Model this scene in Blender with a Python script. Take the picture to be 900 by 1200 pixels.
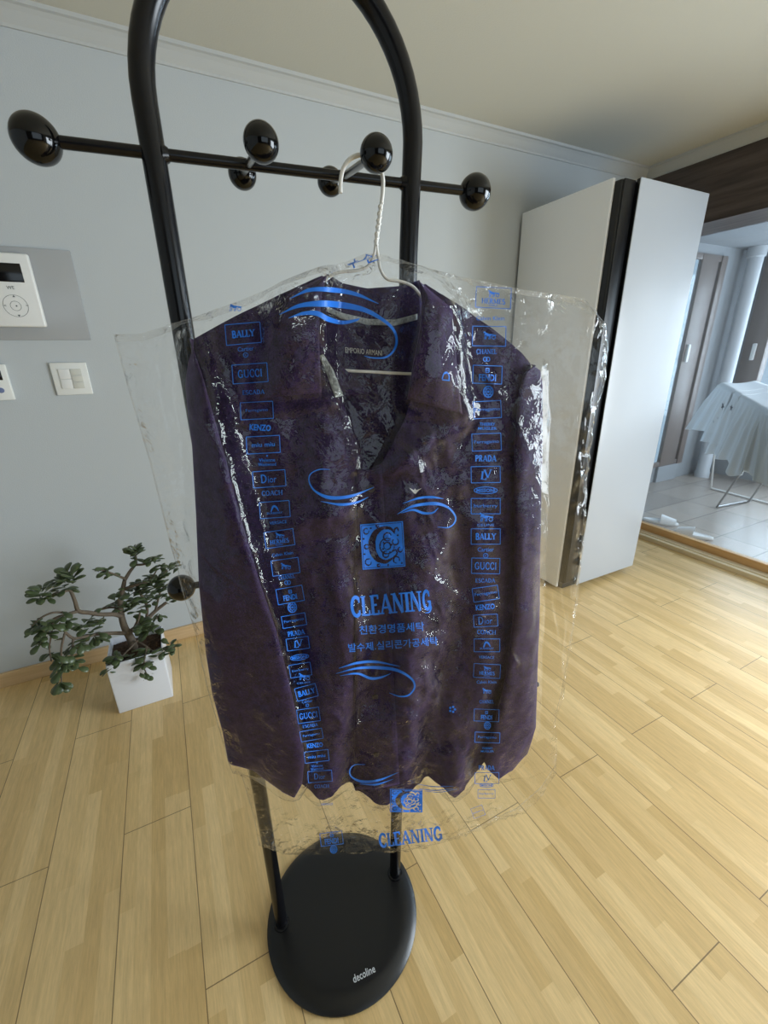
import bpy, bmesh, math, random
import numpy as np
from mathutils import Vector, Matrix
from mathutils.bvhtree import BVHTree

scene = bpy.context.scene
for o in list(bpy.data.objects):
    bpy.data.objects.remove(o)
C = scene.collection

# ------------------------------------------------------------------ camera
FPX, PITCH, ROLL, YAW = 499.11, 0.354279, -0.018228, 1.108567
EYE = np.array([0.0, 0.0, 1.28])


def cam_axes():
    cy, sy = math.cos(YAW), math.sin(YAW)
    fw = np.array([cy, sy, 0.0]); rt = np.array([sy, -cy, 0.0]); up = np.array([0, 0, 1.0])
    f = fw * math.cos(PITCH) - up * math.sin(PITCH)
    u = up * math.cos(PITCH) + fw * math.sin(PITCH)
    r = rt * math.cos(ROLL) + u * math.sin(ROLL)
    u2 = u * math.cos(ROLL) - rt * math.sin(ROLL)
    return r, u2, f


RT, UP, FW = cam_axes()
cam_data = bpy.data.cameras.new('camera')
cam = bpy.data.objects.new('camera', cam_data)
C.objects.link(cam)
cam_data.sensor_fit = 'HORIZONTAL'
cam_data.sensor_width = 36.0
cam_data.lens = FPX / 900 * 36.0
cam_data.clip_start = 0.02
m = Matrix.Identity(4)
for i in range(3):
    m[i][0], m[i][1], m[i][2], m[i][3] = RT[i], UP[i], -FW[i], EYE[i]
cam.matrix_world = m
scene.camera = cam

# ------------------------------------------------------------------ world, lights, exposure
world = bpy.data.worlds.new('sky')
scene.world = world
world.use_nodes = True
bg = world.node_tree.nodes['Background']
bg.inputs['Color'].default_value = (0.72, 0.88, 1.0, 1)
bg.inputs['Strength'].default_value = 1.3


def area_light(name, loc, target, sx, sy, power, col):
    d = bpy.data.lights.new(name, 'AREA')
    d.shape = 'RECTANGLE'; d.size = sx; d.size_y = sy; d.energy = power; d.color = col
    o = bpy.data.objects.new(name, d); C.objects.link(o)
    o.location = loc
    o.rotation_euler = (Vector(target) - Vector(loc)).to_track_quat('-Z', 'Y').to_euler()
    return o


area_light('living_window_daylight', (3.12, -0.75, 0.98), (0.9, -0.45, 0.1), 1.7, 1.55, 136, (0.83, 0.925, 1.0))
area_light('veranda_daylight', (5.62, 1.2, 1.3), (0, 1.2, 1.15), 2.2, 1.6, 130, (0.93, 0.97, 1.0))
area_light('veranda_end_fill', (4.25, 0.02, 1.25), (4.1, 2.0, 0.9), 1.9, 1.5, 45, (0.88, 0.95, 1.0))  # added lamp at the near end, brightens the laundry and the end wall
area_light('back_fill', (0.9, -2.95, 1.35), (0.9, 2, 1.1), 2.6, 1.5, 3, (0.86, 0.94, 1.0))  # added weak fill from behind the camera
scene.view_settings.view_transform = 'Standard'
scene.view_settings.look = 'None'
scene.view_settings.exposure = 0.0
scene.view_settings.gamma = 1.0
scene.view_settings.use_curve_mapping = False
scene.cycles.max_bounces = 12
scene.cycles.transparent_max_bounces = 16
scene.cycles.caustics_reflective = False
scene.cycles.caustics_refractive = False
scene.cycles.sample_clamp_indirect = 6.0
scene.cycles.use_denoising = True

# ------------------------------------------------------------------ helpers
rng = np.random.RandomState(7)


def lin(c):
    r = []
    for v in c:
        v = v / 255.0
        r.append(v / 12.92 if v <= 0.04045 else ((v + 0.055) / 1.055) ** 2.4)
    return (r[0], r[1], r[2], 1.0)


class NT:
    """small node helper"""
    def __init__(self, mat):
        self.t = mat.node_tree; self.n = self.t.nodes; self.l = self.t.links

    def new(self, kind, **kw):
        nd = self.n.new(kind)
        for k, v in kw.items():
            setattr(nd, k, v)
        return nd

    def val(self, sock, v):
        if isinstance(v, (int, float)):
            sock.default_value = v
        elif isinstance(v, tuple):
            sock.default_value = v
        else:
            self.l.new(v, sock)

    def m(self, op, a, b=0.0, c=None):
        nd = self.n.new('ShaderNodeMath'); nd.operation = op
        self.val(nd.inputs[0], a); self.val(nd.inputs[1], b)
        if c is not None:
            self.val(nd.inputs[2], c)
        return nd.outputs[0]

    def mix(self, f, a, b, blend='MIX'):
        nd = self.n.new('ShaderNodeMix'); nd.data_type = 'RGBA'; nd.blend_type = blend
        self.val(nd.inputs[0], f); self.val(nd.inputs[6], a); self.val(nd.inputs[7], b)
        return nd.outputs[2]


def mat(name, col, rough=0.5, metal=0.0, spec=0.5, noise=None, bump=None, coat=0.0, sheen=0.0):
    """noise=(scale, amount) mottles the colour, bump=(scale, strength) the surface"""
    mt = bpy.data.materials.new(name); mt.use_nodes = True
    t = NT(mt); b = t.n['Principled BSDF']
    b.inputs['Base Color'].default_value = lin(col)
    b.inputs['Roughness'].default_value = rough
    b.inputs['Metallic'].default_value = metal
    b.inputs['Specular IOR Level'].default_value = spec
    b.inputs['Coat Weight'].default_value = coat
    b.inputs['Sheen Weight'].default_value = sheen
    tc = t.new('ShaderNodeTexCoord')
    if noise:
        nz = t.new('ShaderNodeTexNoise'); nz.inputs['Scale'].default_value = noise[0]; nz.inputs['Detail'].default_value = 5
        t.l.new(tc.outputs['Object'], nz.inputs['Vector'])
        f = t.m('MULTIPLY', t.m('SUBTRACT', nz.outputs[0], 0.5), noise[1])
        hs = t.new('ShaderNodeHueSaturation'); hs.inputs['Color'].default_value = lin(col)
        t.l.new(t.m('ADD', f, 1.0), hs.inputs['Value'])
        t.l.new(hs.outputs[0], b.inputs['Base Color'])
    if bump:
        nb = t.new('ShaderNodeTexNoise'); nb.inputs['Scale'].default_value = bump[0]; nb.inputs['Detail'].default_value = 3
        t.l.new(tc.outputs['Object'], nb.inputs['Vector'])
        bp = t.new('ShaderNodeBump'); bp.inputs['Strength'].default_value = bump[1]; bp.inputs['Distance'].default_value = 0.002
        t.l.new(nb.outputs[0], bp.inputs['Height']); t.l.new(bp.outputs[0], b.inputs['Normal'])
    return mt


def origin(o):
    v = Vector((0, 0, 0))
    while o is not None:
        v = v + o.location; o = o.parent
    return v


def tag(o, label=None, cat=None, group=None, kind=None):
    if label: o['label'] = label
    if cat: o['category'] = cat
    if group: o['group'] = group
    if kind: o['kind'] = kind
    return o


def empty(name, loc, label=None, cat=None, group=None):
    o = bpy.data.objects.new(name, None); C.objects.link(o)
    o.location = loc; o.empty_display_size = 0.05
    return tag(o, label, cat, group)


def build(name, bm, mtl, parent=None, loc=(0, 0, 0), smooth=True, mods=None):
    """links the bmesh (in world coordinates) as ONE object; loc = its own origin"""
    me = bpy.data.meshes.new(name)
    off = (origin(parent) if parent else Vector((0, 0, 0))) + Vector(loc)
    bmesh.ops.translate(bm, verts=bm.verts, vec=-off)
    bmesh.ops.recalc_face_normals(bm, faces=bm.faces)
    bm.to_mesh(me); bm.free()
    me.materials.append(mtl)
    if smooth:
        for p in me.polygons: p.use_smooth = True
        me.set_sharp_from_angle(angle=math.radians(40))
    o = bpy.data.objects.new(name, me); C.objects.link(o)
    o.location = loc
    if parent: o.parent = parent
    return o


def raw(name, verts, faces, mtl, parent=None, smooth=True, recalc=False):
    me = bpy.data.meshes.new(name)
    off = np.array(origin(parent)) if parent else np.zeros(3)
    me.from_pydata((np.array(verts) - off).tolist(), [], [list(f) for f in faces])
    me.materials.append(mtl)
    if smooth:
        for p in me.polygons: p.use_smooth = True
    me.update()
    o = bpy.data.objects.new(name, me); C.objects.link(o)
    if parent: o.parent = parent
    return o


def box(bm, a, b, bevel=0.0, seg=2):
    r = bmesh.ops.create_cube(bm, size=1.0)
    a = Vector(a); b = Vector(b)
    for v in r['verts']:
        v.co = Vector(((a[i] + b[i]) / 2 + v.co[i] * abs(b[i] - a[i]) for i in range(3)))
    if bevel > 0:
        es = list({e for v in r['verts'] for e in v.link_edges})
        bmesh.ops.bevel(bm, geom=es, offset=bevel, segments=seg, profile=0.5, affect='EDGES')
    return bm


def bx(a, b, bevel=0.0, seg=2):
    return box(bmesh.new(), a, b, bevel, seg)


def tube(bm, pts, rad, seg=12, cap=True):
    pts = [Vector(p) for p in pts]
    n = len(pts)
    if not hasattr(rad, '__len__'): rad = [rad] * n
    rings = []
    ref = None
    for i, p in enumerate(pts):
        d = (pts[min(i + 1, n - 1)] - pts[max(i - 1, 0)]).normalized()
        if ref is None:
            ref = d.orthogonal().normalized()
        else:
            ref = (ref - d * ref.dot(d))
            ref = ref.normalized() if ref.length > 1e-6 else d.orthogonal().normalized()
        q = d.cross(ref)
        rings.append([bm.verts.new(p + (ref * math.cos(2 * math.pi * k / seg) + q * math.sin(2 * math.pi * k / seg)) * rad[i]) for k in range(seg)])
    for i in range(n - 1):
        for k in range(seg):
            bm.faces.new((rings[i][k], rings[i][(k + 1) % seg], rings[i + 1][(k + 1) % seg], rings[i + 1][k]))
    if cap:
        bm.faces.new(rings[0][::-1]); bm.faces.new(rings[-1])
    return bm


def tb(pts, rad, seg=12, cap=True):
    return tube(bmesh.new(), pts, rad, seg, cap)


def catmull(pts, n=8):
    pts = [np.array(p, float) for p in pts]
    P = [2 * pts[0] - pts[1]] + pts + [2 * pts[-1] - pts[-2]]
    out = []
    for i in range(1, len(P) - 2):
        for k in range(n):
            t = k / n
            out.append(0.5 * (2 * P[i] + (P[i + 1] - P[i - 1]) * t + (2 * P[i - 1] - 5 * P[i] + 4 * P[i + 1] - P[i + 2]) * t * t
                              + (3 * P[i] - P[i - 1] - 3 * P[i + 1] + P[i + 2]) * t ** 3))
    out.append(pts[-1])
    return out


def resample(pts, n):
    pts = np.array(pts, float)
    d = np.r_[0, np.cumsum(np.linalg.norm(np.diff(pts, axis=0), axis=1))]
    s = np.linspace(0, d[-1], n)
    return np.stack([np.interp(s, d, pts[:, k]) for k in range(pts.shape[1])], 1)


def lathe(bm, c, prof, seg=32, axis=2):
    """prof = [(r, h)...] around the axis through c"""
    rings = []
    for r, h in prof:
        ring = []
        for k in range(seg):
            a = 2 * math.pi * k / seg
            o = [r * math.cos(a), r * math.sin(a), h]
            if axis == 0: o = [h, r * math.cos(a), r * math.sin(a)]
            if axis == 1: o = [r * math.sin(a), h, r * math.cos(a)]
            ring.append(bm.verts.new(Vector(c) + Vector(o)))
        rings.append(ring)
    for i in range(len(rings) - 1):
        for k in range(seg):
            bm.faces.new((rings[i][k], rings[i][(k + 1) % seg], rings[i + 1][(k + 1) % seg], rings[i + 1][k]))
    bm.faces.new(rings[0][::-1]); bm.faces.new(rings[-1])
    return bm


def ball(bm, c, r, seg=28):
    res = bmesh.ops.create_uvsphere(bm, u_segments=seg, v_segments=seg // 2, radius=r)
    bmesh.ops.translate(bm, verts=res['verts'], vec=Vector(c))
    return bm


def ray(x, y):
    d = RT * ((x - 450) / FPX) - UP * ((y - 600) / FPX) + FW
    return d


def at(x, y, axis, val):
    """the point of a sight line on the plane axis = val"""
    d = ray(x, y)
    return EYE + d * ((val - EYE[axis]) / d[axis])


def on_plane(x, y, p, n):
    d = ray(x, y)
    return EYE + d * (np.dot(np.array(p) - EYE, n) / np.dot(d, n))


def vnoise(x, y, seed=0):
    r = np.random.RandomState(seed); tab = r.rand(256, 256)
    xi = np.floor(x).astype(int); yi = np.floor(y).astype(int)
    fx = x - xi; fy = y - yi
    fx = fx * fx * (3 - 2 * fx); fy = fy * fy * (3 - 2 * fy)
    g = lambda a, b: tab[a % 256, b % 256]
    return ((g(xi, yi) * (1 - fx) + g(xi + 1, yi) * fx) * (1 - fy) + (g(xi, yi + 1) * (1 - fx) + g(xi + 1, yi + 1) * fx) * fy) * 2 - 1


def fbm(x, y, seed=0, o=3):
    s = 0; a = 1.0
    for i in range(o):
        s = s + a * vnoise(x * 2 ** i, y * 2 ** i, seed + i); a *= 0.5
    return s


def ridged(x, y, seed=0):
    return 1 - 2 * np.abs(vnoise(x, y, seed))


def grid_faces(nr, nc, base=0, flip=False):
    f = []
    for i in range(nr - 1):
        for j in range(nc - 1):
            a = base + i * nc + j
            q = (a, a + 1, a + nc + 1, a + nc)
            f.append(q[::-1] if flip else q)
    return f


def coons(top, bottom, left, right, nr, nc):
    """top/bottom run left to right, left/right run top to bottom"""
    T = resample(top, nc); B = resample(bottom, nc); L = resample(left, nr); R = resample(right, nr)
    t = np.linspace(0, 1, nr)[:, None, None]; s = np.linspace(0, 1, nc)[None, :, None]
    P = (1 - t) * T[None] + t * B[None] + (1 - s) * L[:, None] + s * R[:, None]
    P -= (1 - t) * (1 - s) * T[0] + (1 - t) * s * T[-1] + t * (1 - s) * B[0] + t * s * B[-1]
    return P


# ------------------------------------------------------------------ materials
def floor_material():
    mt = bpy.data.materials.new('oak_floor'); mt.use_nodes = True
    t = NT(mt); b = t.n['Principled BSDF']
    g = t.new('ShaderNodeNewGeometry'); sp = t.new('ShaderNodeSeparateXYZ')
    t.l.new(g.outputs['Position'], sp.inputs[0])
    X, Y = sp.outputs[0], sp.outputs[1]
    xp = t.m('DIVIDE', t.m('ADD', X, 0.49 + 0.1773 * 40), 0.1773)
    idx = t.m('FLOOR', xp); fx = t.m('FRACT', xp)
    odd = t.m('MODULO', idx, 2.0)
    yp = t.m('ADD', t.m('DIVIDE', t.m('ADD', Y, -0.634 + 0.908 * 10), 0.908), t.m('MULTIPLY', odd, 0.505))
    fy = t.m('FRACT', yp)
    seam = t.m('LESS_THAN', t.m('MINIMUM', fx, t.m('SUBTRACT', 1.0, fx)), 0.0065)
    joint = t.m('LESS_THAN', t.m('MINIMUM', fy, t.m('SUBTRACT', 1.0, fy)), 0.0013)
    line = t.m('MAXIMUM', seam, joint)
    st = t.m('FLOOR', t.m('MULTIPLY', xp, 5.0))
    w1 = t.new('ShaderNodeTexWhiteNoise', noise_dimensions='1D'); t.l.new(st, w1.inputs['W'])
    sy = t.m('FLOOR', t.m('ADD', t.m('DIVIDE', Y, 0.42), t.m('MULTIPLY', w1.outputs[0], 9.0)))
    cv = t.new('ShaderNodeCombineXYZ'); t.l.new(st, cv.inputs[0]); t.l.new(sy, cv.inputs[1])
    w2 = t.new('ShaderNodeTexWhiteNoise', noise_dimensions='2D'); t.l.new(cv.outputs[0], w2.inputs['Vector'])
    cr = t.new('ShaderNodeValToRGB'); t.l.new(w2.outputs[0], cr.inputs[0])
    e = cr.color_ramp.elements
    e[0].color = lin((204, 170, 113)); e[1].color = lin((228, 197, 142))
    e.new(0.45).color = lin((215, 182, 126))
    mp = t.new('ShaderNodeMapping'); mp.inputs['Scale'].default_value = (70, 5, 1)
    t.l.new(g.outputs['Position'], mp.inputs[0])
    nz = t.new('ShaderNodeTexNoise'); nz.inputs['Scale'].default_value = 1.6; nz.inputs['Detail'].default_value = 6; nz.inputs['Roughness'].default_value = 0.65
    t.l.new(mp.outputs[0], nz.inputs['Vector'])
    mp2 = t.new('ShaderNodeMapping'); mp2.inputs['Scale'].default_value = (330, 22, 1)
    t.l.new(g.outputs['Position'], mp2.inputs[0])
    nz2 = t.new('ShaderNodeTexNoise'); nz2.inputs['Scale'].default_value = 1.0; nz2.inputs['Detail'].default_value = 4; nz2.inputs['Roughness'].default_value = 0.7
    t.l.new(mp2.outputs[0], nz2.inputs['Vector'])
    gv = t.m('ADD', t.m('ADD', t.m('MULTIPLY', t.m('SUBTRACT', nz.outputs[0], 0.5), 0.55), t.m('MULTIPLY', t.m('SUBTRACT', nz2.outputs[0], 0.5), 0.38)), 0.96)
    hs = t.new('ShaderNodeHueSaturation'); t.l.new(cr.outputs[0], hs.inputs['Color']); t.l.new(gv, hs.inputs['Value'])
    col = t.mix(t.m('MULTIPLY', line, 0.72), hs.outputs[0], lin((70, 48, 26)))
    t.l.new(col, b.inputs['Base Color'])
    b.inputs['Roughness'].default_value = 0.36
    b.inputs['Specular IOR Level'].default_value = 0.5
    bp = t.new('ShaderNodeBump'); bp.inputs['Strength'].default_value = 0.25; bp.inputs['Distance'].default_value = 0.001
    t.l.new(t.m('SUBTRACT', nz.outputs[0], t.m('MULTIPLY', line, 2.0)), bp.inputs['Height'])
    t.l.new(bp.outputs[0], b.inputs['Normal'])
    return mt


def tile_material():
    mt = bpy.data.materials.new('veranda_tile'); mt.use_nodes = True
    t = NT(mt); b = t.n['Principled BSDF']
    g = t.new('ShaderNodeNewGeometry'); br = t.new('ShaderNodeTexBrick')
    br.offset = 0.0
    t.l.new(g.outputs['Position'], br.inputs['Vector'])
    br.inputs['Scale'].default_value = 1.0; br.inputs['Brick Width'].default_value = 0.6; br.inputs['Row Height'].default_value = 0.3
    br.inputs['Mortar Size'].default_value = 0.004
    br.inputs['Color1'].default_value = lin((176, 164, 152)); br.inputs['Color2'].default_value = lin((150, 140, 132))
    br.inputs['Mortar'].default_value = lin((96, 90, 86))
    t.l.new(br.outputs[0], b.inputs['Base Color']); b.inputs['Roughness'].default_value = 0.3
    return mt


def wood_material(name, c1, c2, scale, rough=0.45):
    mt = bpy.data.materials.new(name); mt.use_nodes = True
    t = NT(mt); b = t.n['Principled BSDF']
    g = t.new('ShaderNodeNewGeometry'); mp = t.new('ShaderNodeMapping'); mp.inputs['Scale'].default_value = scale
    t.l.new(g.outputs['Position'], mp.inputs[0])
    nz = t.new('ShaderNodeTexNoise'); nz.inputs['Scale'].default_value = 1.0; nz.inputs['Detail'].default_value = 6
    t.l.new(mp.outputs[0], nz.inputs['Vector'])
    cr = t.new('ShaderNodeValToRGB'); cr.color_ramp.elements[0].color = lin(c1); cr.color_ramp.elements[1].color = lin(c2)
    cr.color_ramp.elements[0].position = 0.3; cr.color_ramp.elements[1].position = 0.7
    t.l.new(nz.outputs[0], cr.inputs[0]); t.l.new(cr.outputs[0], b.inputs['Base Color'])
    b.inputs['Roughness'].default_value = rough
    return mt


def film_material(name, haze, gloss, bump_scale, bump, rough=0.1, ior=1.5, tint=(1, 1, 1, 1)):
    """thin clear sheet: see-through, mirror gloss by Fresnel, a little milky"""
    mt = bpy.data.materials.new(name); mt.use_nodes = True
    t = NT(mt); t.n.remove(t.n['Principled BSDF'])
    out = t.n['Material Output']
    tr = t.new('ShaderNodeBsdfTransparent'); tr.inputs[0].default_value = tint
    gl = t.new('ShaderNodeBsdfGlossy'); gl.inputs['Roughness'].default_value = rough
    df = t.new('ShaderNodeBsdfDiffuse'); df.inputs[0].default_value = (0.9, 0.9, 0.9, 1)
    tl = t.new('ShaderNodeBsdfTranslucent'); tl.inputs[0].default_value = (0.9, 0.9, 0.9, 1)
    hz = t.new('ShaderNodeMixShader'); hz.inputs[0].default_value = 0.5
    t.l.new(df.outputs[0], hz.inputs[1]); t.l.new(tl.outputs[0], hz.inputs[2])
    m1 = t.new('ShaderNodeMixShader'); m1.inputs[0].default_value = haze
    t.l.new(tr.outputs[0], m1.inputs[1]); t.l.new(hz.outputs[0], m1.inputs[2])
    fr = t.new('ShaderNodeLayerWeight'); fr.inputs['Blend'].default_value = 0.5
    f0 = ((ior - 1) / (ior + 1)) ** 2 * gloss
    m2 = t.new('ShaderNodeMixShader')
    t.l.new(t.m('ADD', f0, t.m('MULTIPLY', t.m('POWER', fr.outputs['Facing'], 5.0), 0.9 - f0)), m2.inputs[0])
    t.l.new(m1.outputs[0], m2.inputs[1]); t.l.new(gl.outputs[0], m2.inputs[2])
    if bump:
        tc = t.new('ShaderNodeTexCoord')
        hs = None
        for sc, amp, dist in ((bump_scale, 1.0, 1.5), (bump_scale * 2.7, 0.45, 2.5)):
            vz = t.new('ShaderNodeTexNoise'); vz.inputs['Scale'].default_value = sc; vz.inputs['Detail'].default_value = 1.5; vz.inputs['Distortion'].default_value = dist
            t.l.new(tc.outputs['Object'], vz.inputs['Vector'])
            r = t.m('MULTIPLY', t.m('ABSOLUTE', t.m('SUBTRACT', vz.outputs[0], 0.5)), amp)
            hs = r if hs is None else t.m('ADD', hs, r)
        at_ = t.new('ShaderNodeAttribute'); at_.attribute_name = 'crumple'
        hs = t.m('MULTIPLY', hs, at_.outputs['Fac'])
        bp = t.new('ShaderNodeBump'); bp.inputs['Strength'].default_value = bump; bp.inputs['Distance'].default_value = 0.012
        t.l.new(hs, bp.inputs['Height'])
        # crumpled film: small flat facets that each lean their own way
        nrm = bp.outputs[0]
        for sc, amp in ((bump_scale * 2.6, 0.42), (bump_scale * 6.0, 0.30)):
            dn = t.new('ShaderNodeTexNoise'); dn.inputs['Scale'].default_value = sc * 0.6; dn.inputs['Detail'].default_value = 2
            t.l.new(tc.outputs['Object'], dn.inputs['Vector'])
            wv = t.new('ShaderNodeVectorMath', operation='MULTIPLY_ADD'); wv.inputs[1].default_value = (1.6 / sc,) * 3
            t.l.new(dn.outputs['Color'], wv.inputs[0]); t.l.new(tc.outputs['Object'], wv.inputs[2])
            vo = t.new('ShaderNodeTexVoronoi', feature='F1'); vo.inputs['Scale'].default_value = sc
            t.l.new(wv.outputs[0], vo.inputs['Vector'])
            sb = t.new('ShaderNodeVectorMath', operation='SUBTRACT'); sb.inputs[1].default_value = (0.5, 0.5, 0.5)
            t.l.new(vo.outputs['Color'], sb.inputs[0])
            sl = t.new('ShaderNodeVectorMath', operation='SCALE'); t.l.new(sb.outputs[0], sl.inputs[0])
            t.l.new(t.m('MULTIPLY', at_.outputs['Fac'], amp), sl.inputs['Scale'])
            ad = t.new('ShaderNodeVectorMath', operation='ADD'); t.l.new(nrm, ad.inputs[0]); t.l.new(sl.outputs[0], ad.inputs[1])
            nz_ = t.new('ShaderNodeVectorMath', operation='NORMALIZE'); t.l.new(ad.outputs[0], nz_.inputs[0])
            nrm = nz_.outputs[0]
        t.l.new(nrm, gl.inputs['Normal']); t.l.new(nrm, fr.inputs['Normal'])
    t.l.new(m2.outputs[0], out.inputs['Surface'])
    return mt


M_floor = floor_material()
M_wall = mat('wallpaper_white', (188, 193, 196), 0.85, spec=0.2, bump=(260, 0.25))
M_dim = mat('unseen_wall_dark', (66, 60, 55), 0.85, noise=(2, 0.2))  # for the unseen back wall, darkened to cut bounce and film reflections
M_ceil = mat('ceiling_paper', (200, 199, 189), 0.9, spec=0.15, bump=(180, 0.2))
M_crown = mat('crown_white', (184, 187, 187), 0.6)
M_base = wood_material('beige_wood', (196, 164, 122), (214, 184, 142), (4, 4, 60))
M_thresh = wood_material('threshold_wood', (222, 200, 160), (234, 216, 180), (60, 3, 20))
M_rail = wood_material('door_wood', (212, 164, 106), (226, 182, 126), (60, 3, 40))
M_header = wood_material('dark_wood', (60, 51, 48), (100, 88, 82), (40, 3, 40), 0.5)
M_black = mat('black_tube_paint', (11, 11, 15), 0.22, spec=0.35, noise=(40, 0.2))
M_ball = mat('black_gloss_ball', (6, 6, 7), 0.1, spec=0.4, noise=(20, 0.2))
M_basem = mat('black_base_paint', (12, 12, 14), 0.34, spec=0.5, noise=(60, 0.3), bump=(300, 0.06))
M_steel = mat('bare_steel', (150, 150, 150), 0.3, metal=1.0, noise=(30, 0.2))
M_wire = mat('white_coated_wire', (228, 226, 222), 0.35, noise=(40, 0.05))
M_white = mat('white_plastic', (226, 226, 224), 0.4, noise=(30, 0.03))
M_cream = mat('cream_plastic', (226, 227, 224), 0.45, noise=(30, 0.03))
M_btn = mat('pale_grey_button', (206, 206, 198), 0.45, noise=(30, 0.03))
M_plate = mat('grey_glass_plate', (164, 166, 168), 0.22, spec=0.5, noise=(4, 0.04))
M_screen = mat('black_display', (8, 6, 8), 0.15, noise=(20, 0.2))
M_ink = mat('grey_ink', (92, 98, 102), 0.6, noise=(20, 0.1))
M_fridge = mat('matte_white_panel', (174, 179, 186), 0.3, spec=0.5, noise=(3, 0.02))
M_fside = mat('side_panel_grey', (240, 241, 243), 0.4, noise=(3, 0.02))
M_fblack = mat('black_cabinet', (9, 10, 13), 0.3, spec=0.5, noise=(10, 0.2))
M_pot = mat('white_glazed_pot', (222, 224, 230), 0.3, noise=(6, 0.03))
M_soil = mat('potting_soil', (74, 56, 42), 0.95, noise=(60, 1.2), bump=(150, 1.0))
M_bark = mat('jade_bark', (96, 84, 70), 0.8, noise=(60, 0.7), bump=(140, 0.8))
M_leaf = mat('jade_leaf', (70, 82, 52), 0.35, spec=0.5, noise=(9, 0.9))
M_frame = mat('brown_window_frame', (116, 104, 98), 0.4, noise=(8, 0.15))
M_vwall = mat('veranda_paint', (150, 153, 156), 0.85, noise=(5, 0.05))
M_pipe = mat('white_pipe', (196, 199, 203), 0.5, noise=(5, 0.04))
M_cloth = mat('white_cotton', (244, 246, 248), 0.9, noise=(12, 0.04), bump=(90, 0.4))
M_grey = mat('grey_star_print', (86, 88, 96), 0.9, noise=(30, 0.2))
M_slip = mat('white_slipper_foam', (232, 232, 232), 0.6, noise=(20, 0.04))
M_vtile = tile_material()
M_glass = film_material('door_glass', 0.03, 1.0, 1, 0, 0.02, 1.45, (0.78, 0.82, 0.85, 1))
M_film = film_material('clear_bag_film', 0.006, 0.95, 14, 0.6, 0.06, 1.5)
M_blue = mat('blue_bag_ink', (28, 122, 236), 0.45, noise=(60, 0.1))
M_tape = mat('pale_neck_tape', (150, 157, 160), 0.8, noise=(260, 2.2))
M_button = mat('dark_shirt_button', (34, 26, 40), 0.3, noise=(30, 0.2))


def shirt_material(name, c1, c2):
    mt = bpy.data.materials.new(name); mt.use_nodes = True
    t = NT(mt); b = t.n['Principled BSDF']
    tc = t.new('ShaderNodeTexCoord')
    w = t.new('ShaderNodeTexNoise'); w.inputs['Scale'].default_value = 420; w.inputs['Detail'].default_value = 2
    t.l.new(tc.outputs['Object'], w.inputs['Vector'])
    n2 = t.new('ShaderNodeTexNoise'); n2.inputs['Scale'].default_value = 90; n2.inputs['Detail'].default_value = 4
    t.l.new(tc.outputs['Object'], n2.inputs['Vector'])
    f = t.m('ADD', t.m('MULTIPLY', w.outputs[0], 0.6), t.m('MULTIPLY', n2.outputs[0], 0.4))
    cr = t.new('ShaderNodeValToRGB'); cr.color_ramp.elements[0].position = 0.36; cr.color_ramp.elements[1].position = 0.66
    cr.color_ramp.elements[0].color = lin(c1); cr.color_ramp.elements[1].color = lin(c2)
    t.l.new(f, cr.inputs[0]); t.l.new(cr.outputs[0], b.inputs['Base Color'])
    b.inputs['Roughness'].default_value = 0.7; b.inputs['Specular IOR Level'].default_value = 0.25
    b.inputs['Sheen Weight'].default_value = 0.25; b.inputs['Sheen Roughness'].default_value = 0.4
    b.inputs['Sheen Tint'].default_value = lin((150, 120, 200))
    bp = t.new('ShaderNodeBump'); bp.inputs['Strength'].default_value = 0.5; bp.inputs['Distance'].default_value = 0.0006
    t.l.new(f, bp.inputs['Height']); t.l.new(bp.outputs[0], b.inputs['Normal'])
    return mt


M_shirt = shirt_material('purple_jacquard', (20, 8, 33), (52, 32, 80))
M_shirt_in = shirt_material('purple_lining', (30, 18, 46), (54, 38, 80))

# ------------------------------------------------------------------ the setting
YW, XR, XL, YB = 2.004, 2.918, -2.2, -3.0
ZC = 2.262


def struct(name, bm, mtl, smooth=False):
    o = build(name, bm, mtl, None, (0, 0, 0), smooth)
    o['kind'] = 'structure'
    return o


struct('floor', bx((XL, YB, -0.06), (XR, YW, 0)), M_floor)
struct('ceiling', bx((XL, YB, ZC), (XR + 0.1, YW, ZC + 0.06)), M_ceil)
struct('wall_left', bx((XL, YW, -0.06), (XR + 0.12, YW + 0.1, ZC + 0.06)), M_wall)
struct('wall_far_side', bx((XL - 0.1, YB, -0.06), (XL, YW + 0.1, ZC + 0.06)), M_wall)
# unseen wall behind the camera, with an opening added for the fill lamp
bm = bmesh.new()
box(bm, (XL, YB - 0.12, -0.06), (-0.5, YB, ZC + 0.06)); box(bm, (2.3, YB - 0.12, -0.06), (XR, YB, ZC + 0.06))
box(bm, (-0.5, YB - 0.12, -0.06), (2.3, YB, 0.5)); box(bm, (-0.5, YB - 0.12, 2.15), (2.3, YB, ZC + 0.06))
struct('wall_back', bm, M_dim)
# right wall: short piers, the rest is the sliding glass door
bm = bmesh.new()
YD = 0.30                      # the glass door ends here, then a pier and the living-room window
box(bm, (XR, 1.93, -0.06), (XR + 0.12, YW, ZC + 0.06)); box(bm, (XR, YB, -0.06), (XR + 0.12, -1.65, ZC + 0.06))
box(bm, (XR, 0.15, -0.06), (XR + 0.12, YD, ZC + 0.06)); box(bm, (XR, -1.65, -0.06), (XR + 0.12, 0.15, 0.15)); box(bm, (XR, -1.65, 1.82), (XR + 0.12, 0.15, ZC + 0.06))
struct('wall_right', bm, M_wall)
struct('trim_header', bx((XR - 0.16, YD, 1.912), (XR + 0.14, YW, ZC)), M_header)


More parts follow.
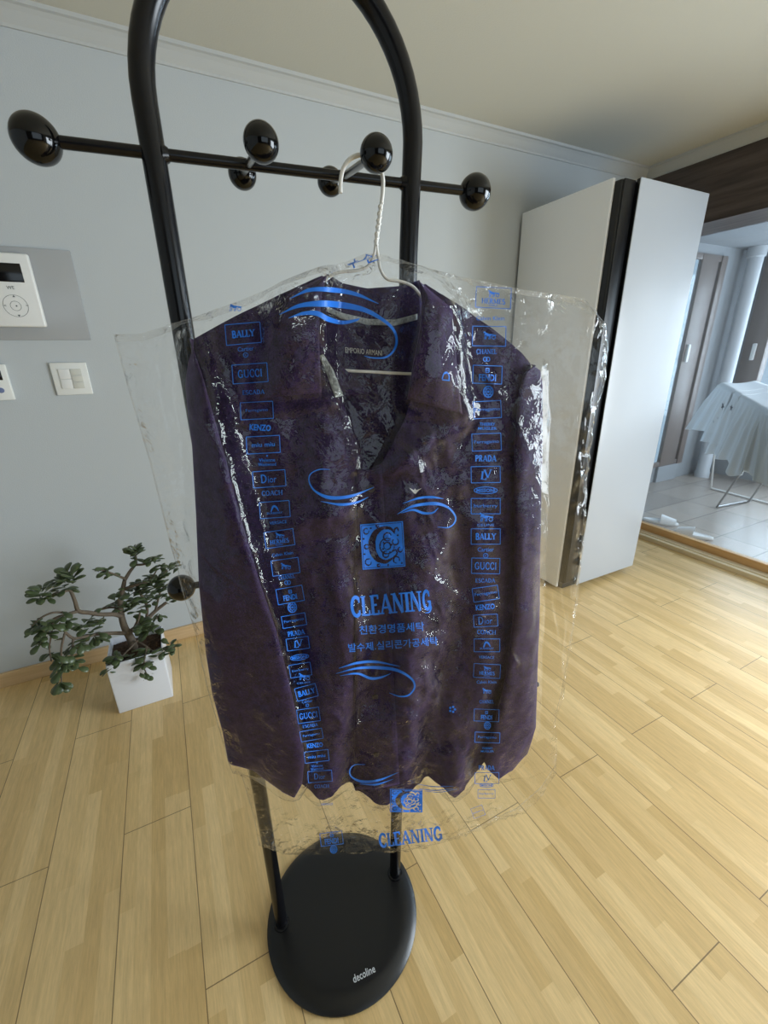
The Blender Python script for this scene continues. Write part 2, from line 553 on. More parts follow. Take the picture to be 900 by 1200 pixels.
def crown(bm, p0, p1, n):
    """cove moulding along p0-p1 (on the wall at ceiling height), n points into the room"""
    prof = [(0, -0.052), (0.006, -0.052), (0.008, -0.044), (0.016, -0.036), (0.03, -0.02), (0.04, -0.012), (0.05, -0.01), (0.052, 0), (0, 0)]
    a = [bm.verts.new(Vector(p0) + Vector(n) * d + Vector((0, 0, h))) for d, h in prof]
    b = [bm.verts.new(Vector(p1) + Vector(n) * d + Vector((0, 0, h))) for d, h in prof]
    k = len(prof)
    for i in range(k):
        bm.faces.new((a[i], a[(i + 1) % k], b[(i + 1) % k], b[i]))
    bm.faces.new(a[::-1]); bm.faces.new(b)
    return bm


struct('trim_crown_left', crown(bmesh.new(), (XL, YW, ZC), (XR - 0.16, YW, ZC), (0, -1, 0)), M_crown)
struct('trim_crown_right', crown(bmesh.new(), (XR - 0.16, YD, ZC), (XR - 0.16, YW, ZC), (-1, 0, 0)), M_crown)
bm = bmesh.new(); box(bm, (XL, YW - 0.014, 0), (1.83, YW, 0.066), 0.003)
struct('baseboard_left', bm, M_base)
# threshold and the glass door
bm = bmesh.new()
box(bm, (XR, YD, -0.06), (XR + 0.10, 1.93, 0.028), 0.004); box(bm, (XR + 0.03, YD, 0.028), (XR + 0.042, 1.93, 0.034))
struct('trim_threshold', bm, M_thresh)
bm = bmesh.new()
box(bm, (XR + 0.10, YD, -0.05), (XR + 0.145, 1.93, 0.075), 0.004)
d1 = struct('door_1', bm, M_rail)
g = build('door_glass', bx((XR + 0.115, YD + 0.05, 0.06), (XR + 0.121, 1.9, 1.93)), M_glass, d1, smooth=False)
g = build('door_stile', bx((XR + 0.10, YD, 0.06), (XR + 0.145, YD + 0.07, 1.93), 0.004), M_rail, d1)
# veranda
VF, VY, VX, VZ = -0.05, 2.62, 5.45, 2.16
struct('veranda_floor', bx((XR + 0.12, YD - 0.2, VF - 0.05), (VX + 0.1, VY, VF)), M_vtile)
struct('veranda_ceiling', bx((XR + 0.12, YD - 0.2, VZ), (VX + 0.1, VY + 0.1, VZ + 0.05)), M_vwall)
bm = bmesh.new()      # end wall with a window opening x 3.3..4.62
box(bm, (XR + 0.12, VY, VF), (3.3, VY + 0.1, VZ)); box(bm, (4.9, VY, VF), (VX + 0.1, VY + 0.1, VZ))
box(bm, (3.3, VY, VF), (4.9, VY + 0.1, 0.12)); box(bm, (3.3, VY, 2.08), (4.9, VY + 0.1, VZ))
struct('veranda_wall_end', bm, M_vwall)
bm = bmesh.new()      # outer wall under and over its long window
box(bm, (VX, YD - 0.2, VF), (VX + 0.1, VY, 0.35)); box(bm, (VX, YD - 0.2, 2.1), (VX + 0.1, VY, VZ)); box(bm, (VX, 2.52, 0.35), (VX + 0.1, VY, 2.1))
struct('veranda_wall_outer', bm, M_vwall)
bm = bmesh.new()  # near wall, its opening added to let the fill lamp in
box(bm, (XR + 0.12, YD - 0.25, VF), (3.25, YD - 0.2, VZ)); box(bm, (5.25, YD - 0.25, VF), (VX + 0.1, YD - 0.2, VZ))
box(bm, (3.25, YD - 0.25, VF), (5.25, YD - 0.2, 0.4)); box(bm, (3.25, YD - 0.25, 2.05), (5.25, YD - 0.2, VZ))
struct('veranda_wall_near', bm, M_vwall)


def window(name, a, b, axis, posts):
    """frame of four bars and posts round panes; axis = the thin direction"""
    bm = bmesh.new()
    th = 0.05
    o = 1 - axis
    def bar(lo, hi, z0, z1, d=0.0):
        p = [0, 0, z0]; q = [0, 0, z1]
        p[axis] = a[axis] - d; q[axis] = b[axis] + d; p[o] = lo; q[o] = hi
        box(bm, p, q, 0.004)
    bar(a[o], b[o], a[2], a[2] + th); bar(a[o], b[o], b[2] - th, b[2])
    for lo, hi, d in posts: bar(lo, hi, a[2], b[2], d)
    w = struct(name, bm, M_frame, True)
    g = bmesh.new(); p = [0, 0, a[2]]; q = [0, 0, b[2]]
    mid = (a[axis] + b[axis]) / 2
    p[axis] = mid - 0.002; q[axis] = mid + 0.002; p[o] = a[o]; q[o] = b[o]
    build('pane', box(g, p, q), M_glass, w, smooth=False)
    return w


w1 = window('window_1', (3.3, VY - 0.02, 0.12), (4.92, VY + 0.01, 2.08), 1, [(3.3, 3.36, 0), (4.535, 4.78, 0.004), (4.78, 4.82, -0.01), (4.83, 4.92, 0.01)])
w2 = window('window_2', (VX - 0.02, YD - 0.2, 0.35), (VX + 0.06, 2.52, 2.1), 0, [(2.33, 2.52, 0.01), (YD - 0.2, YD - 0.1, 0), (1.15, 1.25, 0)])
for w, p0, p1 in ((w1, (4.56, VY - 0.05, 1.16), (4.595, VY - 0.02, 1.32)), (w2, (VX - 0.06, 2.40, 1.16), (VX - 0.03, 2.435, 1.32))):
    build('window_latch', bx(p0, p1, 0.008), M_white, w)
struct('trim_veranda_skirting', bx((4.52, VY - 0.03, VF), (4.86, VY, 0.12), 0.004), M_vwall)

# ------------------------------------------------------------------ refrigerator in the corner
fr = empty('refrigerator', (2.13, 1.7, 0), 'tall white and black refrigerator standing in the corner by the glass door', 'refrigerator')
build('cabinet', bx((1.832, 1.432, 0.045), (2.404, 1.965, 1.942), 0.012, 3), M_fblack, fr)
build('side_panel', bx((1.818, 1.466, 0.02), (1.832, 1.985, 1.95), 0.002), M_fside, fr)
dd = build('door', bx((1.919, 1.416, 0.036), (2.407, 1.432, 1.948), 0.003, 3), M_fblack, fr)
build('door_panel', bx((1.918, 1.412, 0.035), (2.408, 1.4165, 1.949), 0.002, 3), M_fridge, dd)
build('handle_strip', bx((1.838, 1.426, 0.06), (1.908, 1.433, 1.94), 0.003), M_fblack, fr)
build('plinth', bx((1.86, 1.46, 0.0), (2.385, 1.94, 0.05), 0.004), M_fblack, fr)

# ------------------------------------------------------------------ fittings on the left wall
pl = empty('control_panel', (-0.36, YW, 1.35), 'white control unit with black display on a grey wall plate', 'control panel')
zt, zb = at(82.5, 294.4, 1, YW)[2], at(107.5, 398.3, 1, YW)[2]
build('back_plate', bx((-0.56, YW - 0.009, zb), (-0.198, YW, zt), 0.0015), M_plate, pl)
bm = bmesh.new()
dx1 = at(52, 372, 1, YW - 0.03)[0]; dz1 = at(15, 296, 1, YW - 0.03)[2]; dz0 = at(20, 383, 1, YW - 0.03)[2]
box(bm, (-0.50, YW - 0.03, dz0), (dx1, YW - 0.009, dz1), 0.007, 3)
unit = build('control_unit', bm, M_white, pl)


def on_unit(x, y, d=0.0305):
    return at(x, y, 1, YW - d)


a, b = on_unit(24, 309), on_unit(29, 331)
build('display', bx((-0.49, YW - 0.0312, b[2]), (b[0], YW - 0.0295, a[2]), 0.0004), M_screen, unit)
rc = on_unit(18.5, 358.5)
for r in (0.0335, 0.0145):
    bm = bmesh.new()
    tube(bm, [(rc[0] + r * math.cos(t), YW - 0.0303, rc[2] + r * math.sin(t)) for t in np.linspace(0, 2 * math.pi, 49)], 0.0005, 6, False)
    build('dial_ring', bm, M_ink, unit)


def text_2d(s, bold=0.0):
    cu = bpy.data.curves.new('t', 'FONT'); cu.body = s; cu.size = 1.0; cu.resolution_u = 2; cu.offset = bold
    ob = bpy.data.objects.new('t', cu); C.objects.link(ob)
    dg = bpy.context.evaluated_depsgraph_get()
    me = bpy.data.meshes.new_from_object(ob.evaluated_get(dg))
    v = np.array([p.co[:2] for p in me.vertices]) if len(me.vertices) else np.zeros((0, 2))
    f = [tuple(p.vertices) for p in me.polygons]
    bpy.data.objects.remove(ob); bpy.data.curves.remove(cu); bpy.data.meshes.remove(me)
    if len(v):
        v = v - v.min(0); 
    return v, f


def place_text(s, c, w, h, ex, ez, lift, bold=0.0):
    """text w x h centred at c in the plane spanned by ex, ez"""
    v, f = text_2d(s, bold)
    k = v.max(0)
    v = (v / k - 0.5) * np.array([w, h])
    ex, ez, c, lift = map(np.array, (ex, ez, c, lift))
    return [c + ex * a + ez * b + lift for a, b in v], f


def text_obj(name, items, mtl, parent):
    V, F = [], []
    for v, f in items:
        n = len(V); V += list(v); F += [tuple(i + n for i in q) for q in f]
    return raw(name, V, F, mtl, parent, smooth=False)


EX, EZ = (1, 0, 0), (0, 0, 1)
items = [place_text(s, on_unit(x, y), w, h, EX, EZ, (0, -0.0003, 0)) for s, x, y, w, h in
         (('WE', 12.2, 337, 0.021, 0.010), ('▲', 16, 347, 0.008, 0.006), ('▼', 22.5, 370, 0.008, 0.006), ('<', 6, 358, 0.007, 0.006), ('>', 32, 358, 0.008, 0.005), ('•', 19.5, 358.5, 0.005, 0.005))]
for it in items: text_obj('panel_mark', [it], M_ink, unit)

sw = empty('light_switch', (-0.29, YW, 1.21), 'white square light switch plate with five rocker keys on wall', 'light switch')
sx0, sx1 = -0.345, -0.232
sz0, sz1 = 1.158, 1.272
build('switch_plate', bx((sx0, YW - 0.009, sz0), (sx1, YW, sz1), 0.003, 3), M_cream, sw)
ix0, ix1, iz0, iz1 = sx0 + 0.022, sx1 - 0.020, sz0 + 0.022, sz1 - 0.022
xm = (ix0 + ix1) / 2
for k in range(2):
    h = (iz1 - iz0) / 2
    build('rocker_key', bx((ix0, YW - 0.0125, iz0 + k * h + 0.0006), (xm - 0.0008, YW - 0.008, iz0 + (k + 1) * h - 0.0006), 0.0012), M_white, sw)
for k in range(3):
    h = (iz1 - iz0) / 3
    build('push_key', bx((xm + 0.0008, YW - 0.0125, iz0 + k * h + 0.0006), (ix1, YW - 0.008, iz0 + (k + 1) * h - 0.0006), 0.0012), M_btn, sw)

th = empty('thermostat', (-0.47, YW, 1.2), 'cream thermostat with small dark display left of the light switch', 'thermostat')
tx = at(17, 466, 1, YW - 0.015)[0]
tz0, tz1 = at(8, 469, 1, YW - 0.015)[2], at(3, 427, 1, YW - 0.015)[2]
body = build('thermostat_body', bx((tx - 0.12, YW - 0.016, tz0), (tx, YW, tz1), 0.003, 3), M_cream, th)
build('thermostat_display', bx((tx - 0.105, YW - 0.0168, tz0 + 0.068), (tx - 0.016, YW - 0.0155, tz0 + 0.100), 0.0004), M_screen, body)
bm = bmesh.new(); lathe(bm, (tx - 0.030, YW - 0.016, tz0 + 0.034), [(0.009, 0), (0.009, -0.003), (0.006, -0.0036)], 24, 1)
build('round_button', bm, mat('blue_grey_key', (110, 122, 160), 0.4, noise=(20, 0.1)), body)
for i in range(3):
    for j in range(3):
        x0 = tx - 0.09 + i * 0.026; z0 = tz0 + 0.012 + j * 0.017
        if i < 2:
            build('thermostat_key', bx((x0, YW - 0.0168, z0), (x0 + 0.022, YW - 0.0155, z0 + 0.014), 0.0005), M_btn, body)

# ------------------------------------------------------------------ coat rack
RN = np.array([0.0394, 0.6636, 0.0])
RU = np.array([0.9934, -0.1146, 0.0]); RU /= np.linalg.norm(RU)
RV = np.array([RU[1], -RU[0], 0.0])            # towards the camera


def rk(u, z, d=0.0):
    return RN + RU * u + RV * d + np.array([0, 0, z])


ck = empty('coat_rack', (0.178, 0.63, 0), 'black arched tube coat rack with ball tipped pegs on a round base', 'coat rack')
# arch: two poles joined by a half circle
pts = [rk(0.0, 0.012), rk(0, 0.3), rk(0.0, 0.8), rk(0.0, 1.3), rk(0.0, 1.5)]
cu_, cz_, rr_ = 0.1645, 1.552, 0.1645
for t in np.linspace(math.pi, 0, 33):
    pts.append(rk(cu_ + rr_ * math.cos(t), cz_ + rr_ * 1.05 * math.sin(t)))
pts += [rk(0.323, 1.42), rk(0.313, 0.9), rk(0.297, 0.3), rk(0.289, 0.012)]
build('arch_pole', tb([tuple(p) for p in pts], 0.0136, 20), M_black, ck)
bm = bmesh.new()
BC = (0.180, 0.627, 0)
lathe(bm, BC, [(0.177, 0.0), (0.180, 0.002), (0.180, 0.005), (0.177, 0.008), (0.168, 0.0125), (0.158, 0.0165), (0.150, 0.0182), (0.142, 0.0186), (0.12, 0.0188), (0.002, 0.0188)], 72)
base = build('round_base', bm, M_basem, ck)
for u in (0.0, 0.289):
    bm = bmesh.new(); p = rk(u, 0.0185); lathe(bm, tuple(p), [(0.0185, 0), (0.0185, 0.0025), (0.0145, 0.004)], 28)
    build('pole_collar', bm, M_black, ck)
lc = on_plane(426.5, 1141, (0, 0, 0.0192), np.array([0, 0, 1.0]))
e1 = on_plane(439, 1134.5, (0, 0, 0.0192), np.array([0, 0, 1.0])) - on_plane(414, 1147.5, (0, 0, 0.0192), np.array([0, 0, 1.0]))
L = np.linalg.norm(e1); e1 /= L; e2 = np.cross([0, 0, 1.0], e1)
text_obj('maker_lettering', [place_text('decoline', lc, L * 1.02, 0.0135, e1, e2, (0, 0, 0.0), 0.012)], mat('silver_ink', (196, 198, 200), 0.4, noise=(30, 0.1)), base)


def arm(za, u0, u1, r, rb):
    build('crossbar', tb([tuple(rk(u0 + 0.01, za)), tuple(rk(0.1, za)), tuple(rk(u1 - 0.01, za))], r, 16), M_black, ck)
    for u in (u0, u1):
        build('ball_tip', ball(bmesh.new(), tuple(rk(u, za)), rb, 36), M_ball, ck)


arm(1.504, -0.114, 0.430, 0.0063, 0.0235)
arm(0.941, -0.064, 0.385, 0.0055, 0.0205)
for u in (0.106, 0.229):
    c = rk(u, 1.504)
    pf = rk(u, 1.504, 0.080 if u < .2 else 0.096); pb = rk(u, 1.504, -0.080)
    px = {0.106: ((306, 167), (284, 204)), 0.229: ((441, 180), (387, 213))}[u]
    pf = at(px[0][0], px[0][1], 1, pf[1]); pb = at(px[1][0], px[1][1], 1, pb[1])
    build('peg', tb([tuple(pb), tuple(c), tuple(pf)], 0.0045, 14), M_steel, ck)
    build('ball_tip', ball(bmesh.new(), tuple(pf), 0.0190, 36), M_ball, ck)
    build('ball_tip', ball(bmesh.new(), tuple(pb), 0.0190, 36), M_ball, ck)
for u, z in ((0.0, 1.504), (0.327, 1.504), (0, 0.941), (0.314, 0.941)):
    bm = bmesh.new(); p = rk(u, z)
    s = 1 if u == 0 else -1
    tube(bm, [tuple(rk(u + s * 0.010, z)), tuple(rk(u + s * 0.0165, z))], [0.011, 0.0072], 16)
    build('weld_bead', bm, M_black, ck)

# ------------------------------------------------------------------ hanger, shirt and bag share a hanging plane
HA = math.radians(15)
HU = np.array([math.cos(HA), -math.sin(HA), 0.0])
HN = np.array([-math.sin(HA), -math.cos(HA), 0.0])        # towards the camera
HP = np.array([0.266, 0.564, 0.0])
Z1 = np.array([0, 0, 1.0])


def hp(x, y, v=0.0):
    """pixel -> (u, w) on the plane at depth v"""
    P = on_plane(x, y, HP + HN * v, HN)
    return np.array([np.dot(P - HP, HU), P[2]])


def hw(u, w, v):
    return HP + HU * u + Z1 * w + HN * v


def hworld(UW, V):
    return HP + UW[..., 0:1] * HU + UW[..., 1:2] * Z1 + np.asarray(V)[..., None] * HN


def hpts(px, v=0.0):
    return [hp(x, y, v) for x, y in px]


# hanger
hg = empty('wire_hanger', tuple(hw(0, 1.40, 0)), 'white wire clothes hanger hooked on a ball tipped peg, holding the purple shirt', 'hanger')
hook = catmull([(399, 226), (399.5, 210), (403, 196), (411, 186), (423, 181.5), (435, 184), (444, 193), (448.5, 208), (448.5, 225), (446, 245), (443, 268), (440.5, 288)], 8)
build('hook', tb([tuple(hw(*hp(x, y), 0.0)) for x, y in hook], 0.0025, 10), M_wire, hg)
# the twisted neck
bm = bmesh.new()
tw = [hw(*hp(446.5 - 6.2 * t, 238 + 50 * t), 0.0) for t in np.linspace(0, 1, 40)]
tube(bm, [tuple(p + 0.0022 * (HU * math.cos(20 * i / 40 * 2) + HN * math.sin(20 * i / 40 * 2))) for i, p in enumerate(tw)], 0.0015, 8)
build('twisted_neck', bm, M_wire, hg)
left_w = [(440.5, 286), (438, 300), (431, 312), (418, 317), (402, 318.5), (387, 324), (350, 352), (300, 376), (250, 398), (243, 408), (252, 414), (300, 420), (395, 433), (440, 436)]
right_w = [(441, 286), (443, 300), (446, 316), (454, 327), (470, 330), (484, 336), (497, 350), (530, 378), (575, 408), (596, 424), (597, 436), (585, 440), (540, 440), (478, 438), (440, 436)]
for w_ in (left_w, right_w):
    P = catmull(w_, 6)
    build('shoulder_wire', tb([tuple(hw(*hp(x, y), 0.0)) for x, y in P], 0.0020, 10), M_wire, hg)

# ---- shirt
st = empty('dress_shirt', tuple(hw(0.03, 0.5, 0)), 'dark purple long sleeved dress shirt on the wire hanger inside the clear bag', 'shirt')
T_top = [(226, 398), (275, 372), (325, 349), (378, 326), (381, 360), (381, 400), (391, 440), (410, 500), (430, 548), (445, 540), (470, 490), (482, 455), (489, 400), (493, 333), (530, 356), (575, 387), (606, 412), (622, 428)]
T_left = [(226, 398), (232, 480), (240, 600), (252, 700), (268, 800), (300, 890)]
T_right = [(622, 428), (618, 520), (612, 640), (606, 760), (600, 860)]
T_bot = [(300, 890), (330, 897), (358, 912), (378, 922), (398, 909), (412, 913), (416, 925), (440, 925.5), (470, 919), (500, 903), (515, 908), (527, 920), (545, 906), (562, 886), (600, 860)]
NR, NC = 190, 170
UW = coons(hpts(T_top), hpts(T_bot), hpts(T_left), hpts(T_right), NR, NC)
sg = np.linspace(0, 1, NC)[None, :].repeat(NR, 0); tg = np.linspace(0, 1, NR)[:, None].repeat(NC, 1)
Ug, Wg = UW[..., 0], UW[..., 1]


def seg_dist(U, W, pts):
    d = np.full(U.shape, 9.0)
    for (a, b) in zip(pts[:-1], pts[1:]):
        ab = b - a; L2 = max(np.dot(ab, ab), 1e-9)
        k = np.clip(((U - a[0]) * ab[0] + (W - a[1]) * ab[1]) / L2, 0, 1)
        d = np.minimum(d, np.hypot(U - a[0] - k * ab[0], W - a[1] - k * ab[1]))
    return d


def shirt_relief(U, W):
    low = np.clip((1.25 - W) / 0.5, 0, 1)
    v = 0.012 * low * np.sin(U * 46 + 1.2 * np.sin(W * 5)) + 0.004 * low * np.sin(U * 83 + W * 6)
    v += 0.010 * fbm(U * 14 + 3, W * 8, 11) + 0.0028 * ridged(U * 34, W * 26 + U * 20, 15) + 0.0014 * ridged(U * 80 + W * 30, W * 70, 18)
    # folds that pull from the collar and the chest
    for px, s, amp in (([(455, 545), (500, 505), (545, 480)], 0.010, 0.010), ([(330, 620), (360, 600), (400, 585)], 0.010, 0.008), ([(520, 520), (545, 600), (560, 700)], 0.014, 0.008),
                       ([(390, 640), (400, 740), (395, 840)], 0.016, 0.010), ([(470, 700), (500, 800), (505, 880)], 0.016, 0.009)):
        v += amp * np.exp(-(seg_dist(U, W, hpts(px)) / s) ** 2)
    return v


edge = np.clip(np.sin(np.pi * sg), 0, 1) ** 0.45
Vf = edge * (0.022 + 0.010 * np.sin(np.pi * np.clip(tg, 0, 1) ** 0.8)) + edge * shirt_relief(Ug, Wg)
Pf = hworld(UW, Vf).reshape(-1, 3)
F_front = grid_faces(NR, NC)
raw('front_panel', Pf, F_front, M_shirt, st)
front_bvh = BVHTree.FromPolygons([Vector(p) for p in Pf], F_front)
# back panel (its inside shows in the neck opening)
B_top = [(226, 398), (275, 372), (325, 349), (372, 326), (385, 323), (402, 333), (430, 339), (470, 336), (491, 329), (530, 356), (575, 387), (606, 412), (622, 428)]
UWb = coons(hpts(B_top), hpts([(x, y - 6) for x, y in T_bot]), hpts(T_left), hpts(T_right), 90, 90)
sb = np.linspace(0, 1, 90)[None, :].repeat(90, 0)
Vb = np.clip(np.sin(np.pi * sb), 0, 1) ** 0.5 * (-0.016 - np.clip((UWb[..., 0] + 0.1) / 0.25, 0, 1) * 0.012) + 0.004 * fbm(UWb[..., 0] * 12, UWb[..., 1] * 8, 31) * np.sin(np.pi * sb)
Pb = hworld(UWb, Vb).reshape(-1, 3)
F_back = grid_faces(90, 90)
raw('back_panel', Pb, F_back, M_shirt_in, st)
back_bvh = BVHTree.FromPolygons([Vector(p) for p in Pb], F_back)
BACK_PTS = Pb


def cast(bvh, x, y, lift=0.0):
    d = Vector(ray(x, y)).normalized()
    h = bvh.ray_cast(Vector(EYE), d)
    if h[0] is None: return None
    return np.array(h[0]) + HN * lift


def cast_grid(bvh, P, lift, fallback=0.02):
    """drape a grid of pixel positions on a surface; lift may be a grid"""
    out = np.zeros(P.shape[:2] + (3,))
    lift = np.broadcast_to(lift, P.shape[:2])
    for i in range(P.shape[0]):
        for j in range(P.shape[1]):
            q = cast(bvh, P[i, j, 0], P[i, j, 1], lift[i, j])
            out[i, j] = q if q is not None else hw(*hp(P[i, j, 0], P[i, j, 1], fallback), fallback) + HN * lift[i, j] * 0
    return out


def thick_grid(name, P, mtl, parent, th=0.0015):
    """a sheet with a back and an edge"""
    nr, nc = P.shape[:2]
    A = P.reshape(-1, 3); B = A - HN * th
    n = len(A)
    F = grid_faces(nr, nc) + grid_faces(nr, nc, n, True)
    rim = [j for j in range(nc)] + [i * nc + nc - 1 for i in range(1, nr)] + [(nr - 1) * nc + j for j in range(nc - 2, -1, -1)] + [i * nc for i in range(nr - 2, 0, -1)]
    for a, b in zip(rim, rim[1:] + rim[:1]):
        F.append((b, a, a + n, b + n))
    return raw(name, np.vstack([A, B]), F, mtl, parent)


HGT = np.full((420, 280), -1.0)           # how far the shirt comes forward, over (w, u)
LOWM = np.full((420, 280), 1.0)
def note_height(P):
    Q = np.asarray(P).reshape(-1, 3) - HP
    iu = np.clip(((Q @ HU) + 0.42) / 0.0033, 0, 279).astype(int); iw = np.clip((Q[:, 2] - 0.2) / 0.0033, 0, 419).astype(int)
    np.maximum.at(HGT, (iw, iu), Q @ HN); np.minimum.at(LOWM, (iw, iu), Q @ HN)


def sleeve(name, outer, inner, v0, thick, relief_seed, nr=150, nc=44, front_bias=None):
    O = resample(hpts(outer), nr); I = resample(hpts(inner), nr)
    a = np.linspace(0, 2 * np.pi, nc, endpoint=False)
    V, F = [], []
    t = np.linspace(0, 1, nr)
    prof = np.sign(np.cos(a)) * np.abs(np.cos(a)) ** 0.8
    ring_u = 0.5 - 0.5 * prof
    UWs = O[:, None] * (1 - ring_u[None, :, None]) + I[:, None] * ring_u[None, :, None]
    vv = np.sin(a)
    side = np.where(vv >= 0, thick, thick * 0.12)[None, :] * np.sign(vv)[None, :] * np.abs(vv)[None, :] ** 0.7
    k = np.minimum(1, np.sin(np.pi * np.clip(t * 0.98 + 0.015, 0, 1)) * 2.5)[:, None]
    vz = v0(t)[:, None] + (ring_u - 0.5)[None, :] * (front_bias or 0.0) + side * (0.35 + 0.65 * k)
    rel = 0.0035 * fbm(UWs[..., 0] * 20, UWs[..., 1] * 8, relief_seed) + 0.002 * ridged(UWs[..., 0] * 40, UWs[..., 1] * 30, relief_seed + 3)
    vz = vz + rel * np.abs(vv)[None, :]
    P = hworld(UWs, vz).reshape(-1, 3)
    for i in range(nr - 1):
        for j in range(nc):
            F.append((i * nc + j, i * nc + (j + 1) % nc, (i + 1) * nc + (j + 1) % nc, (i + 1) * nc + j))
    F.append(tuple(range(nc))[::-1]); F.append(tuple((nr - 1) * nc + j for j in range(nc)))
    note_height(P)
    return raw(name, P, F, M_shirt, st), P


so = [(226, 397), (217, 425), (214, 450), (219, 490), (224, 520), (230, 600), (235, 680), (243, 760), (250, 805), (262, 850), (268, 885), (284, 881), (292, 892)]
si = [(228, 398), (243, 440), (268, 525), (288, 598), (306, 655), (325, 712), (338, 765), (350, 820), (356, 852), (353, 882), (345, 897)]
lsl, _ = sleeve('left_sleeve', so, si, lambda t: 0.002 + 0.034 * np.clip(t * 2.2, 0, 1), 0.018, 41, front_bias=0.052)
ro = [(622, 427), (632, 434), (635, 450), (633, 520), (630, 600), (628, 700), (625, 800), (624, 845), (615, 875), (598, 896), (590, 898)]
ri = [(619, 428), (607, 436), (600, 455), (594, 520), (594, 620), (593, 700), (584, 780), (570, 840), (559, 876), (565, 887), (575, 896)]
rsl, _ = sleeve('right_sleeve', ro, ri, lambda t: 0.009 + 0.011 * np.clip(t * 2.0, 0, 1), 0.014, 51, front_bias=0.020)
bm = bmesh.new(); ball(bm, tuple(hw(*hp(625.5, 797), 0.012)), 0.005, 14)
build('cuff_button', bm, M_button, rsl)


# collar leaves: fold line inside, outer edge out
def leaf(name, inner, outer, nr, nc, lift0):
    I = resample(inner, nr); O = resample(outer, nr)
    s = np.linspace(0, 1, nc)[None, :, None]
    P = I[:, None] * (1 - s) + O[:, None] * s
    t = np.linspace(0, 1, nr)[:, None]; ss = s[..., 0]
    W = np.zeros((nr, nc, 3))
    V = lift0 * (0.65 + 0.5 * np.sin(np.pi * np.clip(t * 0.8 + 0.1, 0, 1))) * (0.85 + 0.35 * np.sin(np.pi * np.clip(0.25 + ss * 0.7, 0, 1))) + 0.0012 * vnoise(t * 9 + ss * 3, ss * 6 + t, 61)
    for i in range(nr):
        for j in range(nc):
            W[i, j] = hw(*hp(P[i, j, 0], P[i, j, 1], V[i, j]), V[i, j])
    note_height(W)
    return thick_grid(name, W, M_shirt, st, 0.0022)


leaf('collar_leaf', [(384, 321), (377, 345), (374, 385), (375, 425), (377, 460)], [(383, 322), (337, 345), (325, 375), (316, 410), (304, 467)], 40, 26, 0.045)
leaf('collar_leaf', [(491, 329), (496, 360), (490, 400), (483, 435), (478, 468)], [(492, 330), (530, 362), (533, 400), (537, 445), (542, 485)], 40, 26, 0.045)
# back of the collar (its inside), above the tape
P = coons([(384, 321), (402, 332), (430, 338), (470, 335), (492, 328)], [(377, 366), (400, 374), (430, 380), (470, 378), (494, 370)], [(384, 321), (377, 366)], [(492, 328), (494, 370)], 16, 30)
thick_grid('collar_stand', cast_grid(back_bvh, P, 0.004, -0.015), M_shirt_in, st, 0.002)
P = coons([(378, 357), (400, 367), (430, 374), (462, 375), (488, 368)], [(379, 363), (400, 374), (430, 381), (462, 382), (488, 375)], [(378, 357), (379, 363)], [(488, 368), (488, 375)], 4, 40)
thick_grid('neck_tape', cast_grid(back_bvh, P, 0.0055, -0.013), M_tape, st, 0.0008)
# turned front edge with the tape on its left inside
P = coons([(375, 412), (384, 418), (396, 424)], [(402, 464), (416, 463), (432, 461)], [(375, 412), (388, 437), (402, 464)], [(396, 424), (414, 442), (432, 461)], 16, 10)
W = np.zeros(P.shape[:2] + (3,))
for i in range(P.shape[0]):
    for j in range(P.shape[1]):
        W[i, j] = hw(*hp(P[i, j, 0], P[i, j, 1], 0.016), 0.016)
thick_grid('front_facing', W, M_shirt, st, 0.0015)
P = coons([(374, 417), (379, 415)], [(393, 466), (402, 463)], [(374, 417), (382, 436), (393, 466)], [(379, 415), (391, 434), (402, 463)], 16, 4)
W = np.zeros(P.shape[:2] + (3,))
for i in range(P.shape[0]):
    for j in range(P.shape[1]):
        W[i, j] = hw(*hp(P[i, j, 0], P[i, j, 1], 0.019), 0.019)
thick_grid('neck_tape', W, M_tape, st, 0.0008)
# placket with its buttons, chest pocket emblem, inside label
P = coons([(418, 548), (432, 552), (447, 548)], [(415, 923), (440, 923.5), (468, 917)], [(418, 548), (416, 700), (415, 923)], [(447, 548), (456, 700), (468, 917)], 90, 8)
thick_grid('button_placket', cast_grid(front_bvh, P, 0.003), M_shirt, st, 0.0025)
for y in (572, 652, 735, 815, 882):
    c = cast(front_bvh, 434 + (y - 560) * 0.02, y, 0.0045)
    bm = bmesh.new()
    r0 = 0.0055
    vs = []
    prof = [(r0, -0.001), (r0, 0.0008), (r0 * 0.8, 0.0012), (r0 * 0.7, 0.0006)]
    rings = []
    for r, h in prof:
        rings.append([bm.verts.new(Vector(c + HU * r * math.cos(k * math.pi / 10) + Z1 * r * math.sin(k * math.pi / 10) + HN * h)) for k in range(20)])
    for i in range(3):
        for k in range(20):
            bm.faces.new((rings[i][k], rings[i][(k + 1) % 20], rings[i + 1][(k + 1) % 20], rings[i + 1][k]))
    bm.faces.new(rings[-1])
    build('button', bm, M_button, st)
M_pale = mat('pale_thread', (190, 190, 190), 0.7, noise=(50, 0.2))
V, F = [], []
wing = [(478.5, 570.5), (484, 573.5), (485.5, 571.5), (487, 573.5), (493.5, 571), (489, 574.5), (486.5, 577.5), (485, 577.5), (482, 574.5)]
for x, y in wing: V.append(cast(front_bvh, x, y, 0.004))
F.append(tuple(range(len(wing))))
raw('chest_emblem', V, F, M_pale, st, False)
c = cast(back_bvh, 426, 412, 0.003)
a1 = cast(back_bvh, 447, 414, 0.003) - cast(back_bvh, 404, 410, 0.003)
L = np.linalg.norm(a1); a1 /= L
text_obj('label_lettering', [place_text('EMPORIO ARMANI', c, L, 0.007, a1, Z1, HN * 0.001)], M_pale, st)

